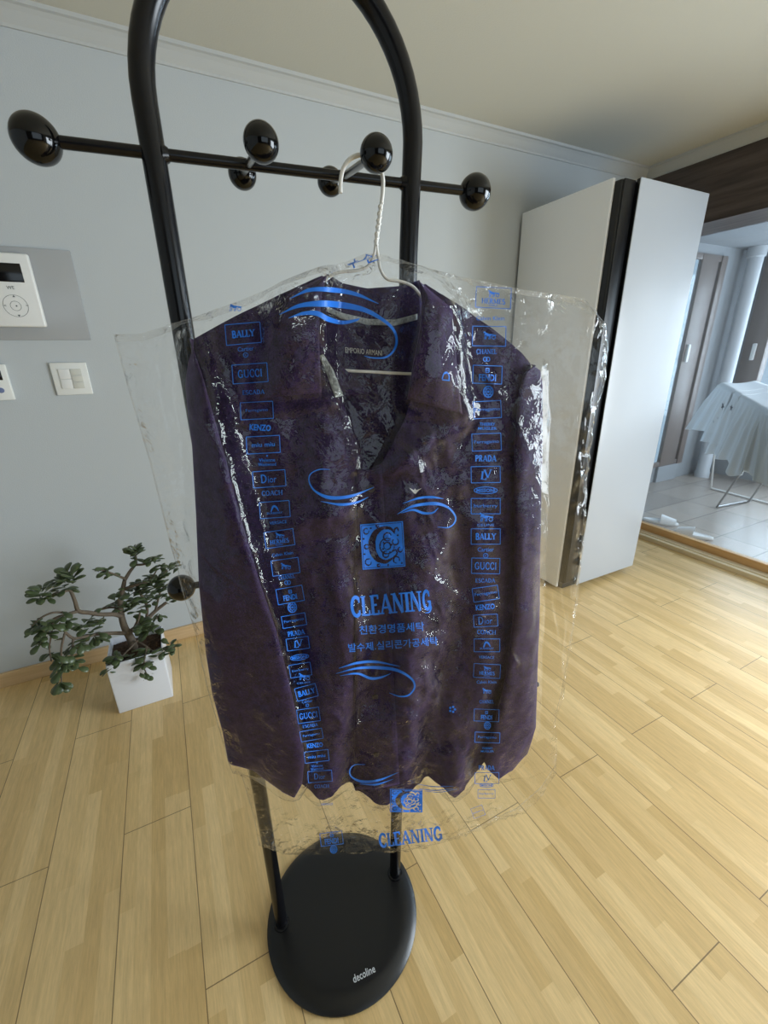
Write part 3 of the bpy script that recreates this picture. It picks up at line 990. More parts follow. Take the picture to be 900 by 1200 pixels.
# ------------------------------------------------------------------ bag
bag = empty('garment_bag', tuple(hw(0.05, 0.3, 0)), 'clear plastic dry cleaning bag with blue printing over the purple shirt', 'bag')
G_top = [(133, 392), (165, 391), (222, 374), (275, 357), (330, 335), (385, 316), (428, 297), (450, 299), (466, 305), (500, 317), (560, 328), (610, 339), (660, 346), (685, 351), (699, 366)]
G_left = [(133, 392), (150, 455), (175, 540), (200, 640), (218, 700), (235, 745), (250, 800), (268, 865), (285, 915), (298, 960), (303, 990)]
G_right = [(699, 366), (708, 415), (704, 452), (692, 490), (688, 530), (684, 600), (676, 690), (668, 750), (657, 812), (650, 838), (652, 867), (651, 895), (634, 921), (605, 946), (553, 972)]
G_bot = [(303, 990), (335, 1001), (380, 1001), (430, 998), (470, 996), (510, 988), (553, 972)]
GR, GC = 330, 230
GW = coons(hpts(G_top), hpts(G_bot), hpts(G_left), hpts(G_right), GR, GC)
gs = np.linspace(0, 1, GC)[None, :].repeat(GR, 0); gt = np.linspace(0, 1, GR)[:, None].repeat(GC, 1)
U_, W_ = GW[..., 0], GW[..., 1]
ed = np.clip(np.sin(np.pi * gs), 0, 1) ** 0.55 * np.clip(1 - (1 - np.clip(gt / 0.16, 0, 1)) ** 2, 0, 1) ** 0.5 * (0.35 + 0.65 * np.clip((1 - gt) / 0.12, 0, 1))
rim = np.minimum(np.minimum(gs, 1 - gs) / 0.5, np.minimum(gt, 1 - gt) / 0.5)      # 0 at the border
crk = 0.0018 * ridged(U_ * 17 + 0.4 * vnoise(U_ * 9, W_ * 9, 3), W_ * 12 + U_ * 9, 71) + 0.0007 * ridged(U_ * 40 + W_ * 22, W_ * 34 - U_ * 14, 75) + 0.0002 * ridged(U_ * 90 - W_ * 30, W_ * 80 + U_ * 40, 79)
near = np.exp(-(rim / 0.09) ** 2)
crk = crk * (0.5 + 1.3 * near) * (1 - 0.85 * np.exp(-((U_ - 0.345) / 0.06) ** 2) * (gs < 0.93))
low_ = np.clip((0.98 - W_) / 0.25, 0, 1) * np.clip(1 - np.abs((U_ - 0.03) / 0.28), 0, 1)
crk += low_ * (0.0042 * ridged(U_ * 24 + W_ * 9, W_ * 17 - U_ * 6, 301) + 0.0022 * ridged(U_ * 38 - W_ * 20, W_ * 41 + U_ * 25, 305))
mid_ = np.clip(1 - np.abs((W_ - 1.12) / 0.2), 0, 1) * np.clip(1 - np.abs((U_ - 0.06) / 0.2), 0, 1)
crk += mid_ * (0.0030 * ridged(U_ * 22 + W_ * 18, W_ * 12 - U_ * 16, 311) + 0.0014 * ridged(U_ * 44, W_ * 38, 315))
crk += 0.008 * np.exp(-((gs - 0.02) / 0.04) ** 2) * np.exp(-((gt - 0.02) / 0.05) ** 2) * ridged(U_ * 50, W_ * 60, 321)
crk += 0.007 * np.exp(-((gs - 0.04) / 0.08) ** 2) * np.exp(-((gt - 0.96) / 0.05) ** 2) * ridged(U_ * 95, W_ * 110, 325)
crk += 0.005 * np.exp(-((gs - 0.93) / 0.10) ** 2) * np.exp(-((gt - 0.90) / 0.07) ** 2) * ridged(U_ * 90, W_ * 100, 327)
# the right edge and the lower left corner are crumpled most
crk += 0.006 * np.exp(-((gs - 0.97) / 0.04) ** 2) * np.exp(-((gt - 0.17) / 0.16) ** 2) * ridged(U_ * 60, W_ * 55, 83)
crk += 0.014 * np.exp(-((gs - 0.05) / 0.10) ** 2) * np.exp(-((gt - 0.96) / 0.06) ** 2) * ridged(U_ * 45, W_ * 60, 87)
crk += 0.012 * np.exp(-((gs - 0.92) / 0.14) ** 2) * np.exp(-((gt - 0.92) / 0.09) ** 2) * ridged(U_ * 45, W_ * 50, 91)
creases = [([(486, 326), (505, 350), (530, 385), (560, 430), (590, 500), (632, 590)], 0.0045, 0.006), ([(498, 350), (545, 420), (585, 470), (612, 540)], 0.004, 0.005),
           ([(428, 596), (470, 640), (520, 680), (575, 725), (592, 760)], 0.004, 0.005), ([(380, 838), (430, 826), (500, 812)], 0.004, 0.005), ([(395, 375), (410, 395), (428, 425)], 0.004, 0.004),
           ([(232, 440), (275, 560), (330, 715), (352, 850), (372, 930)], 0.008, 0.002), ([(225, 470), (270, 520), (300, 545)], 0.004, 0.004), ([(220, 615), (262, 650), (300, 668)], 0.003, 0.003),
           ([(630, 680), (645, 750), (652, 790), (650, 830)], 0.006, 0.006), ([(640, 660), (652, 720), (645, 800)], 0.003, 0.003), ([(300, 985), (330, 975), (360, 985)], 0.006, 0.008),
           ([(450, 965), (500, 965), (560, 960), (620, 925)], 0.006, 0.006), ([(590, 900), (640, 885)], 0.008, 0.008), ([(160, 395), (225, 378), (300, 352)], 0.003, 0.004), ([(160, 410), (240, 388), (320, 358)], 0.003, 0.003),
           ([(500, 335), (570, 345), (640, 352), (690, 362)], 0.004, 0.005), ([(696, 380), (690, 430), (676, 470), (684, 520)], 0.005, 0.007)]
for px, s, amp in creases:
    crk += amp * np.exp(-seg_dist(U_, W_, hpts(px)) / s)
VF_ = 0.014 * ed + 0.002 + 0.016 * np.clip((U_ - 0.26) / 0.05, 0, 1) + np.clip(np.sin(np.pi * gs), 0.12, 1) ** 0.3 * (crk + 0.004) + 0.005 * fbm(U_ * 6, W_ * 5, 95) * ed * (1 - 0.8 * np.exp(-((U_ - 0.345) / 0.06) ** 2))
# keep the film in front of the shirt
note_height(Pf); note_height(BACK_PTS)
H = HGT.copy()
for r in range(3):
    for ax in (0, 1):
        H = np.maximum(H, np.maximum(np.roll(H, 1, ax), np.roll(H, -1, ax)))
Hs = np.maximum(H, 0.0)
for r in range(8):
    for ax in (0, 1):
        Hs = (Hs + np.roll(Hs, 1, ax) + np.roll(Hs, -1, ax)) / 3
H = np.maximum(H, Hs)
for r in range(3):
    for ax in (0, 1):
        H = (H + np.roll(H, 1, ax) + np.roll(H, -1, ax)) / 3
iu = np.clip((U_ + 0.42) / 0.0033, 0, 279).astype(int); iw = np.clip((W_ - 0.2) / 0.0033, 0, 419).astype(int)
fu = np.clip((U_ + 0.42) / 0.0033 - 0.5, 0, 277.99); fw = np.clip((W_ - 0.2) / 0.0033 - 0.5, 0, 417.99)
au, aw = fu.astype(int), fw.astype(int); du, dw = fu - au, fw - aw
hs_ = (H[aw, au] * (1 - du) + H[aw, au + 1] * du) * (1 - dw) + (H[aw + 1, au] * (1 - du) + H[aw + 1, au + 1] * du) * dw
VF_ = np.maximum(VF_, np.where(hs_ > 0.0005, hs_ + 0.004 + 0.8 * crk, 0.0))
VF_ = VF_ * np.where(hs_ > 0.0005, 1.0, np.clip(rim / 0.045, 0.03, 1))
Gf = hworld(GW, VF_).reshape(-1, 3)
F_bag = grid_faces(GR, GC)
def crumple(o, val):
    a = o.data.attributes.new('crumple', 'FLOAT', 'POINT'); a.data.foreach_set('value', np.asarray(val, float).ravel())


over = np.clip(1 - np.abs((U_ - 0.035) / 0.27), 0, 1) ** 0.4                 # creased most where it lies on the shirt
tight = np.clip(0.10 + 1.1 * over * (0.75 + 0.5 * fbm(U_ * 7, W_ * 6, 201)) + 2.0 * near * (rim < 0.10) + 1.0 * np.clip((gt - 0.84) / 0.05, 0, 1), 0.06, 2.2)
crumple(raw('front_film', Gf, F_bag, M_film, bag), tight)
bag_bvh = BVHTree.FromPolygons([Vector(p) for p in Gf], F_bag)
step = 2
GWb = GW[::step, ::step]; gsb, gtb = gs[::step, ::step], gt[::step, ::step]
edb = np.clip(np.sin(np.pi * gsb), 0, 1) ** 0.6
crb = 0.002 * ridged(GWb[..., 0] * 17 + 4, GWb[..., 1] * 12 + GWb[..., 0] * 9, 171) + 0.001 * ridged(GWb[..., 0] * 40, GWb[..., 1] * 34, 175)
right_side = np.clip((GWb[..., 0] + 0.12) / 0.2, 0, 1)
VB_ = -edb * (0.004 + 0.034 * right_side) + crb * (0.4 + 0.6 * right_side)
Lm = LOWM.copy()
for r in range(6):
    for ax in (0, 1):
        Lm = np.minimum(Lm, np.minimum(np.roll(Lm, 1, ax), np.roll(Lm, -1, ax)))
ls_ = Lm[iw[::step, ::step], iu[::step, ::step]]
VB_ = np.where(ls_ < 0.9, np.minimum(VB_, ls_ - 0.0025), VB_)
VB_ = np.minimum(VB_, VF_[::step, ::step] - 0.0004)
Gb = hworld(GWb, VB_).reshape(-1, 3)
crumple(raw('back_film', Gb, grid_faces(GWb.shape[0], GWb.shape[1], 0, True), M_film, bag), np.full(len(Gb), 0.3))


M_rim = film_material('bag_weld', 0.16, 2.4, 60, 0.6, 0.12, 1.5)
def rim_strip(sl_rows, sl_cols, k, inset):
    a = Gf.reshape(GR, GC, 3)[sl_rows, sl_cols]; b = Gf.reshape(GR, GC, 3)[inset]
    d = b - a; d /= np.maximum(np.linalg.norm(d, axis=1, keepdims=True), 1e-6)
    return np.stack([a, a + d * k], 0) + HN * 0.0007
for st_ in (rim_strip(slice(None), 0, 0.003, (slice(None), 3)), rim_strip(slice(None), GC - 1, 0.004, (slice(None), GC - 4)), rim_strip(0, slice(None), 0.009, (5, slice(None))), rim_strip(GR - 1, slice(None), 0.004, (GR - 4, slice(None)))):
    n_ = st_.shape[1]
    crumple(raw('welded_edge', st_.reshape(-1, 3), grid_faces(2, n_), M_rim, bag), np.ones(2 * n_))


# ---- printing on the front film. Everything is laid out flat and draped on the film.
class Print:
    def __init__(self):
        self.v, self.f = [], []

    def add(self, P, F, lift=0.0006):
        n = len(self.v); ok = {}
        for i, (x, y) in enumerate(P):
            q = cast(bag_bvh, x, y, lift)
            if q is not None:
                ok[i] = len(self.v); self.v.append(q)
        for f in F:
            if all(i in ok for i in f): self.f.append(tuple(ok[i] for i in f))

    def brush(self, pts, w, n=None):
        """a stroke with a width per point"""
        P = np.array(catmull(pts, 8)); k = np.linspace(0, 1, len(P))
        ww = np.interp(k, np.linspace(0, 1, len(w)), w) if hasattr(w, '__len__') else np.full(len(P), w)
        T = np.gradient(P, axis=0); T /= np.maximum(np.linalg.norm(T, axis=1, keepdims=True), 1e-6)
        N = np.stack([-T[:, 1], T[:, 0]], 1) * ww[:, None] / 2
        self.add(np.vstack([P + N, P - N]), [(i, i + 1, len(P) + i + 1, len(P) + i) for i in range(len(P) - 1)])

    def line(self, a, b, w):
        a, b = np.array(a, float), np.array(b, float)
        n = max(2, int(np.linalg.norm(b - a) / 4) + 1)
        P = a + (b - a) * np.linspace(0, 1, n)[:, None]
        T = (b - a) / max(np.linalg.norm(b - a), 1e-6); N = np.array([-T[1], T[0]]) * w / 2
        self.add(np.vstack([P + N, P - N]), [(i, i + 1, n + i + 1, n + i) for i in range(n - 1)])

    def rect(self, c, w, h, ang=0.0, lw=0.9):
        c = np.array(c, float); a = math.radians(ang)
        ex = np.array([math.cos(a), math.sin(a)]) * w / 2; ey = np.array([-math.sin(a), math.cos(a)]) * h / 2
        q = [c - ex - ey, c + ex - ey, c + ex + ey, c - ex + ey]
        for i in range(4): self.line(q[i], q[(i + 1) % 4], lw)

    def text(self, s, c, w, h, ang=0.0, bold=0.0):
        v, f = text_2d(s, bold)
        if not len(v): return
        v = v / v.max(0) - 0.5
        a = math.radians(ang)
        ex = np.array([math.cos(a), math.sin(a)]) * w; ey = np.array([math.sin(a), -math.cos(a)]) * h
        self.add(np.array(c) + v[:, :1] * ex + v[:, 1:] * ey, f)

    def serif(self, s, c, w, h, ang=0.0, wt=0.20):
        polys, tot = serif_text(s, wt)
        a = math.radians(ang)
        ex = np.array([math.cos(a), math.sin(a)]) * w / tot; ey = np.array([math.sin(a), -math.cos(a)]) * h
        for P in polys:
            P = np.array(P)
            self.add(np.array(c) + (P[:, :1] - tot / 2) * ex + (P[:, 1:] - 0.5) * ey, [(0, 1, 2, 3)])

    def oval(self, c, w, h, lw=0.9, ang=0.0, n=24):
        t = np.linspace(0, 2 * np.pi, n + 1); a = math.radians(ang)
        P = [(c[0] + w / 2 * math.cos(k) * math.cos(a) - h / 2 * math.sin(k) * math.sin(a), c[1] + w / 2 * math.cos(k) * math.sin(a) + h / 2 * math.sin(k) * math.cos(a)) for k in t]
        for p, q in zip(P[:-1], P[1:]): self.line(p, q, lw)

    def dot(self, c, r):
        P = [(c[0] + r * math.cos(k), c[1] + r * math.sin(k)) for k in np.linspace(0, 2 * np.pi, 9)[:-1]]
        self.add(P, [tuple(range(8))])

    def mask(self, c, ex, ey, M):
        """filled cells of a raster, runs joined"""
        n, mcols = M.shape
        c, ex, ey = map(lambda q: np.array(q, float), (c, ex, ey))
        for i in range(n):
            j = 0
            while j < mcols:
                if M[i, j]:
                    k = j
                    while k < mcols and M[i, k] and k - j < 8: k += 1
                    P = [c + ex * (a / mcols - 0.5) + ey * (b / n - 0.5) for a, b in ((j, i), (k, i), (k, i + 1), (j, i + 1))]
                    self.add(P, [(0, 1, 2, 3)])
                    j = k
                else:
                    j += 1

    def done(self, name, label=None):
        o = raw(name, self.v, self.f, M_blue, bag, False)
        return o


def arcp(cx, cy, rx, ry, a0, a1, n=10):
    return [(cx + rx * math.cos(math.radians(a)), cy + ry * math.sin(math.radians(a))) for a in np.linspace(a0, a1, n)]


# letters as pen strokes: (thick?, points); serifs = feet at (x, y)
GLYPH = {
    'A': (.8, [(0, [(.08, 0), (.40, 1)]), (1, [(.40, 1), (.70, 0)]), (0, [(.18, .32), (.60, .32)])], [(.08, 0), (.70, 0)]),
    'B': (.68, [(1, [(.16, 0), (.16, 1)]), (1, [(.16, .97)] + arcp(.32, .75, .2, .22, 90, -90) + [(.16, .52)]), (1, [(.16, .52)] + arcp(.34, .27, .24, .25, 90, -90) + [(.16, .03)])], [(.16, 0), (.16, 1)]),
    'C': (.7, [(1, arcp(.38, .5, .28, .48, 50, 310, 16)), (0, [(.58, .68), (.58, .95)]), (0, [(.58, .05), (.58, .3)])], []),
    'D': (.76, [(1, [(.16, 0), (.16, 1)]), (1, [(.16, .97)] + arcp(.3, .5, .34, .47, 90, -90, 12) + [(.16, .03)])], [(.16, 0), (.16, 1)]),
    'E': (.64, [(1, [(.16, 0), (.16, 1)]), (0, [(.16, .97), (.54, .97)]), (0, [(.16, .5), (.44, .5)]), (0, [(.16, .03), (.54, .03)]), (0, [(.53, .78), (.53, 1)]), (0, [(.53, 0), (.53, .22)])], [(.16, 0), (.16, 1)]),
    'F': (.6, [(1, [(.16, 0), (.16, 1)]), (0, [(.16, .97), (.54, .97)]), (0, [(.16, .5), (.44, .5)]), (0, [(.53, .78), (.53, 1)])], [(.16, 0), (.16, 1)]),
    'G': (.76, [(1, arcp(.38, .5, .28, .48, 50, 330, 16)), (1, [(.62, .05), (.62, .42)]), (0, [(.42, .42), (.70, .42)]), (0, [(.58, .68), (.58, .95)])], []),
    'H': (.84, [(1, [(.16, 0), (.16, 1)]), (1, [(.66, 0), (.66, 1)]), (0, [(.16, .5), (.66, .5)])], [(.16, 0), (.16, 1), (.66, 0), (.66, 1)]),
    'I': (.34, [(1, [(.17, 0), (.17, 1)])], [(.17, 0), (.17, 1)]),
    'L': (.6, [(1, [(.16, 0), (.16, 1)]), (0, [(.16, .03), (.54, .03)]), (0, [(.53, 0), (.53, .26)])], [(.16, 0), (.16, 1)]),
    'M': (.98, [(0, [(.14, 0), (.16, 1)]), (1, [(.16, 1), (.48, .1)]), (0, [(.48, .1), (.80, 1)]), (1, [(.82, 0), (.80, 1)])], [(.14, 0), (.14, 1), (.82, 0), (.82, 1)]),
    'N': (.82, [(0, [(.14, 0), (.14, 1)]), (1, [(.14, 1), (.66, 0)]), (0, [(.66, 0), (.66, 1)])], [(.14, 0), (.12, 1), (.66, 1)]),
    'O': (.8, [(1, arcp(.40, .5, .30, .48, 0, 360, 20))], []),
    'P': (.64, [(1, [(.16, 0), (.16, 1)]), (1, [(.16, .97)] + arcp(.32, .73, .22, .24, 90, -90) + [(.16, .49)])], [(.16, 0), (.16, 1)]),
    'R': (.74, [(1, [(.16, 0), (.16, 1)]), (1, [(.16, .97)] + arcp(.32, .75, .2, .22, 90, -90) + [(.16, .53)]), (1, [(.34, .52), (.62, 0)])], [(.16, 0), (.16, 1), (.62, 0)]),
    'S': (.6, [(1, arcp(.30, .74, .2, .23, 30, 270, 10) + arcp(.30, .26, .22, .25, 90, -150, 10))], []),
    'U': (.8, [(1, [(.16, 1), (.16, .3)] + arcp(.40, .3, .24, .28, 180, 360, 10)[1:]), (0, [(.64, .3), (.64, 1)])], [(.16, 1), (.64, 1)]),
    'Y': (.74, [(1, [(.08, 1), (.37, .48)]), (0, [(.66, 1), (.37, .48)]), (1, [(.37, .5), (.37, 0)])], [(.08, 1), (.66, 1), (.37, 0)]),
    'Z': (.66, [(0, [(.1, .97), (.58, .97)]), (1, [(.56, .97), (.1, .03)]), (0, [(.1, .03), (.58, .03)])], []),
    'V': (.76, [(1, [(.08, 1), (.38, 0)]), (0, [(.38, 0), (.68, 1)])], [(.08, 1), (.68, 1)]),
    ' ': (.4, [], []),
}


def serif_text(s, wt):
    out = []; x = 0.0
    for ch in s:
        w, strokes, feet = GLYPH[ch]
        for thick, pts in strokes:
            pw = wt if thick else wt * 0.55
            P = np.array(pts, float) + np.array([x, 0])
            T = np.gradient(P, axis=0); T /= np.maximum(np.linalg.norm(T, axis=1, keepdims=True), 1e-6)
            N = np.stack([-T[:, 1], T[:, 0]], 1) * pw / 2
            for i in range(len(P) - 1):
                out.append([P[i] + N[i], P[i + 1] + N[i + 1], P[i + 1] - N[i + 1], P[i] - N[i]])
        for fx, fy in feet:
            d = 0.07; y0 = fy if fy == 0 else 1 - d
            out.append([(x + fx - wt * .85, y0), (x + fx + wt * .85, y0), (x + fx + wt * .85, y0 + d), (x + fx - wt * .85, y0 + d)])
        x += w
    return out, x


def swirl(strokes, name):
    p = Print()
    for pts, w in strokes: p.brush(pts, w)
    return p.done(name)


Z6 = lambda L: [(310 + x * .2667, 310 + y * .2667) for x, y in L]
Z2 = lambda L: [(400 + x * .3111, 580 + y * .3111) for x, y in L]
Z7 = lambda L: [(200 + x * .3111, 280 + y * .3111) for x, y in L]
Z3 = lambda L: [(230 + x * .2778, 780 + y * .2778) for x, y in L]
Z4 = lambda L: [(420 + x * .2889, 780 + y * .2889) for x, y in L]
swirl([(Z6([(110, 150), (200, 112), (300, 112), (400, 130), (500, 172)]), [0.5, 4.5, 6.0, 4.5, 0.5]),
       (Z6([(65, 220), (150, 182), (250, 172), (350, 180), (440, 200), (515, 240), (565, 285), (580, 335), (566, 380), (530, 408), (475, 410), (438, 402)]), [0.4, 4.5, 7.5, 7.5, 5.5, 4.0, 3.2, 2.8, 2.4, 2.2, 1.4, 0.5]),
       (Z6([(105, 235), (170, 215), (230, 215), (280, 240), (340, 255), (400, 245), (418, 236)]), [0.4, 4.0, 6.0, 6.0, 4.5, 3.0, 0.5])], 'printed_swirl')
swirl([(Z7([(600, 868), (560, 868), (527, 885), (522, 915), (545, 950), (600, 974), (680, 968), (765, 935)]), [0.4, 1.2, 1.3, 1.4, 2.2, 4.2, 3.4, 0.4]),
       (Z7([(565, 988), (640, 1000), (700, 992), (745, 972)]), [0.4, 3.2, 2.6, 0.4])], 'printed_swirl')
swirl([(Z2([(230, 32), (290, 12), (340, 8), (385, 14)]), [0.4, 2.6, 3, 0.4]), (Z2([(210, 72), (270, 42), (350, 32), (400, 46), (428, 78), (426, 104), (402, 122), (362, 120)]), [0.4, 3, 4, 2.4, 1.8, 1.6, 1.4, 0.4]),
       (Z2([(225, 68), (270, 56), (310, 68), (345, 66), (365, 48)]), [0.4, 2.6, 3, 2, 0.4])], 'printed_swirl')
swirl([(Z2([(-10, 652), (60, 632), (130, 628), (220, 645)]), [0.4, 3, 3, 0.4]), (Z2([(-20, 672), (60, 652), (140, 650), (210, 660), (262, 690), (276, 722), (255, 752), (220, 758), (180, 745)]), [0.4, 2.6, 3.8, 3.4, 2.4, 2, 1.8, 1.6, 0.4]),
       (Z2([(-5, 680), (60, 672), (110, 690), (150, 686), (185, 672)]), [0.4, 2.4, 3.2, 2.4, 0.4])], 'printed_swirl')
swirl([(Z3([(712, 416), (668, 418), (648, 440), (655, 468), (700, 488), (770, 482), (850, 450)]), [0.4, 1, 1.2, 1.6, 3.2, 2.6, 0.4]), (Z3([(690, 498), (760, 500), (830, 478)]), [0.4, 2.4, 0.4])], 'printed_swirl')
swirl([(Z4([(240, 480), (310, 490), (385, 488)]), [0.3, 1, 0.3]), (Z4([(245, 498), (310, 505), (385, 498)]), [0.3, 1.2, 0.3]), (Z4([(270, 508), (330, 512), (400, 500)]), [0.3, 0.8, 0.3])], 'printed_swirl')


# the initial in its vine square
def initial_mask(n=84):
    y, x = np.mgrid[0:n, 0:n]; x = (x + .5) / n; y = (y + .5) / n
    M = np.ones((n, n), bool)
    def cut(pts, w):
        P = np.array(catmull(pts, 6)); k = np.linspace(0, 1, len(P)); ww = np.interp(k, np.linspace(0, 1, len(w)), w)
        for (px, py), r in zip(P, ww): M[(x - px) ** 2 + (y - py) ** 2 < r * r] = False
    # big C
    cut([(.78, .24), (.70, .14), (.52, .12), (.34, .22), (.25, .42), (.27, .64), (.38, .80), (.56, .86), (.74, .78)], [.012, .03, .04, .065, .085, .08, .06, .04, .015])
    cut([(.78, .24), (.80, .16), (.86, .14), (.88, .20)], [.02, .02, .02, .012])
    cut([(.74, .78), (.82, .70), (.80, .62), (.74, .64)], [.018, .018, .016, .012])
    # vines
    for c, r, a0, a1 in (((.60, .52), .17, 0, 300), ((.60, .52), .08, 120, 460), ((.62, .32), .09, 60, 340), ((.80, .44), .07, -60, 230), ((.56, .70), .07, 0, 280), ((.80, .84), .07, 90, 380),
                         ((.13, .16), .06, 0, 300), ((.14, .84), .07, 0, 300), ((.12, .50), .05, 30, 330), ((.40, .06), .03, 0, 300), ((.90, .62), .05, 0, 260), ((.38, .93), .03, 0, 300)):
        cut(arcp(c[0], c[1], r, r, a0, a1, 14), [.008, .016, .016, .010])
    for p in ((.70, .50), (.52, .44), (.66, .66), (.86, .30), (.06, .32), (.06, .66), (.92, .92), (.50, .58), (.24, .10), (.60, .94)):
        M[(x - p[0]) ** 2 + (y - p[1]) ** 2 < .022 ** 2] = False
    fr = np.minimum(np.minimum(x, 1 - x), np.minimum(y, 1 - y))
    M[(fr > .022) & (fr < .036)] = False
    return M


IM = initial_mask()
p = Print(); p.mask((448.5, 639), (50, -4.0), (3.0, 53), IM); p.done('printed_initial')
p = Print(); p.mask((476, 938), (38, 0.5), (0, 27), IM[::2, ::2]); p.done('printed_initial')

p = Print()
p.serif('CLEANIN', (452.5, 707.5), 84, 23, -5.0, 0.19)
p.serif('G', (500, 703), 10.5, 22, -5.0, 0.19)
p.brush([(503, 706), (505, 712), (503, 717), (498, 718)], [2, 1.8, 1.6, .8])
p.done('printed_title')
p = Print(); p.serif('CLEANING', (481, 980.5), 75, 15.5, -7, 0.2); p.done('printed_title')
p = Print(); p.text('친환경명품세탁', (459, 736), 76, 10.5, -3.5, 0.006); p.done('printed_slogan')
p = Print(); p.text('발수제.실리콘가공세탁', (460.5, 755), 105, 10, -4.5, 0.006); p.done('printed_slogan')
p = Print(); p.text('귀전', (424, 304), 36, 15, -20, 0.004); p.line((408, 311), (445, 298), 0.8); p.done('printed_slogan')
p = Print(); p.dot((522, 437), 1.5); p.brush([(518, 444), (520, 438), (523, 436), (526, 440), (526, 445)], 1.3); p.line((518, 445), (527, 446), 1.2); p.done('recycling_mark')
p = Print()
for k in range(5): p.dot((530 + 3 * math.cos(k * 1.257), 831 + 3 * math.sin(k * 1.257)), 1.4)
p.done('recycling_mark')


def horse(p, c, s, ang=0):
    """small horse and carriage"""
    x, y = c
    p.brush([(x - 6 * s, y - 1 * s), (x - 4 * s, y - 3 * s), (x - 1 * s, y - 1.5 * s), (x + 3 * s, y - 2 * s)], [1 * s, 3 * s, 3.4 * s, 2 * s])
    p.brush([(x - 4 * s, y - 3 * s), (x - 6 * s, y - 5.5 * s), (x - 7.5 * s, y - 4.2 * s)], [2 * s, 1.6 * s, .6 * s])
    for dx in (-5, -3.4, 0.4, 2): p.line((x + dx * s, y - .5 * s), (x + (dx - 1) * s, y + 4 * s), .8 * s)
    p.oval((x + 6 * s, y + 1.5 * s), 4.5 * s, 4.5 * s, .8 * s, 0, 12)
    p.line((x + 3 * s, y - 2 * s), (x + 9 * s, y - 1 * s), 1.4 * s)


def brand(p, kind, c, w, h, a, k=1.0):
    """one printed mark: framed or bare; w, h = frame size"""
    x, y = c
    if kind.startswith('#'):
        p.rect(c, w, h, a, 0.8 * k); kind = kind[1:]
    if kind in ('BALLY', 'GUCCI', 'PRADA', 'ESCADA', 'CHANEL', 'COACH'):
        hh = {'BALLY': 8, 'GUCCI': 9, 'PRADA': 7, 'ESCADA': 5, 'CHANEL': 5.5, 'COACH': 5.5}[kind] * k
        ww = {'BALLY': 27, 'GUCCI': 29, 'PRADA': 25, 'ESCADA': 26, 'CHANEL': 24, 'COACH': 25}[kind] * k
        p.serif(kind, c, ww, hh, a, 0.2 if kind in ('BALLY', 'PRADA') else 0.13)
    elif kind == 'HERMES':
        horse(p, (x, y - 4 * k), 0.8 * k); p.serif('HERMES', (x, y + 4 * k), 28 * k, 6 * k, a, 0.17); p.text('PARIS', (x, y + 9 * k), 10 * k, 2.2 * k, a)
    elif kind == 'FENDI':
        p.text('FENDI', (x, y + 3.5 * k), 20 * k, 8 * k, a, 0.03); p.rect((x, y - 5 * k), 4 * k, 4.5 * k, a, 1 * k); p.line((x - 2 * k, y - 5 * k), (x + 2 * k, y - 5 * k), .9 * k)
    elif kind == 'Dior':
        p.serif('D', (x - 6.5 * k, y), 8 * k, 9.5 * k, a, 0.13); p.text('ior', (x + 3.5 * k, y + .6 * k), 10 * k, 7.5 * k, a)
    elif kind == 'KENZO':
        p.text('KENZO', c, 25 * k, 7.5 * k, a, 0.03)
    elif kind == 'LV':
        p.serif('L', (x - 2.2 * k, y + 1.2 * k), 7.5 * k, 9.5 * k, a + 8, 0.16); p.serif('V', (x + 2.4 * k, y - 1 * k), 9.5 * k, 9.5 * k, a, 0.16)
    elif kind == 'MISSONI':
        p.oval(c, 27 * k, 8 * k, .9 * k, a); p.text('MISSONI', c, 22 * k, 4.2 * k, a, 0.03)
    elif kind == 'CELINE':
        horse(p, (x, y - 2 * k), 1.0 * k); p.text('CELINE', (x, y + 6 * k), 20 * k, 2.6 * k, a)
    elif kind == 'HORSE':
        horse(p, c, 0.9 * k)
    elif kind == 'Cartier':
        p.text('Cartier', (x, y - 2.5 * k), 21 * k, 5.5 * k, a); p.oval((x, y + 5.5 * k), 6 * k, 6 * k, .7 * k, 0, 14); p.text('C', (x, y + 5.5 * k), 2.6 * k, 3 * k, a)
    elif kind == 'CC':
        p.oval((x - 1.5 * k, y), 4.5 * k, 5 * k, .9 * k, 0, 12); p.oval((x + 1.5 * k, y), 4.5 * k, 5 * k, .9 * k, 0, 12)
    elif kind == 'MEDAL':
        p.oval(c, 11 * k, 13 * k, 1.5 * k, 0, 18); p.oval(c, 6 * k, 7.5 * k, 1.2 * k, 0, 14); p.dot(c, 1.6 * k)
        for q in range(8): p.line((x + 3.4 * k * math.cos(q * .785), y + 4 * k * math.sin(q * .785)), (x + 5 * k * math.cos(q * .785), y + 6 * k * math.sin(q * .785)), 1 * k)
    elif kind == 'Vivienne':
        p.text('Vivienne', (x, y - 2 * k), 19 * k, 4.2 * k, a, .01); p.text('Westwood', (x, y + 3 * k), 21 * k, 4.0 * k, a, .01); p.dot((x, y - 7 * k), 1.2 * k)
    elif kind == 'THIERRY':
        p.text('THIERRY', (x, y - 2 * k), 18 * k, 3.6 * k, a, .02); p.text('MUGLER', (x, y + 3 * k), 22 * k, 3.4 * k, a, .02)
    elif kind == 'CREST':
        p.brush([(x - 5 * k, y + 3 * k), (x - 2 * k, y - 4 * k), (x + 2 * k, y - 3 * k), (x + 5 * k, y + 2 * k)], [1.5 * k, 2.5 * k, 2.5 * k, 1 * k]); p.text('BURBERRY', (x, y + 4.5 * k), 20 * k, 2.6 * k, a)
    elif kind:
        wd = {'miu miu': 27, 'Calvin Klein': 33, 'Ferragamo': 29, 'VERSACE': 20, 'burberry': 28}.get(kind, 26)
        p.text(kind, c, wd * k, (5.0 if kind != 'VERSACE' else 3.6) * k, a, .012 if kind == 'miu miu' else 0.002)


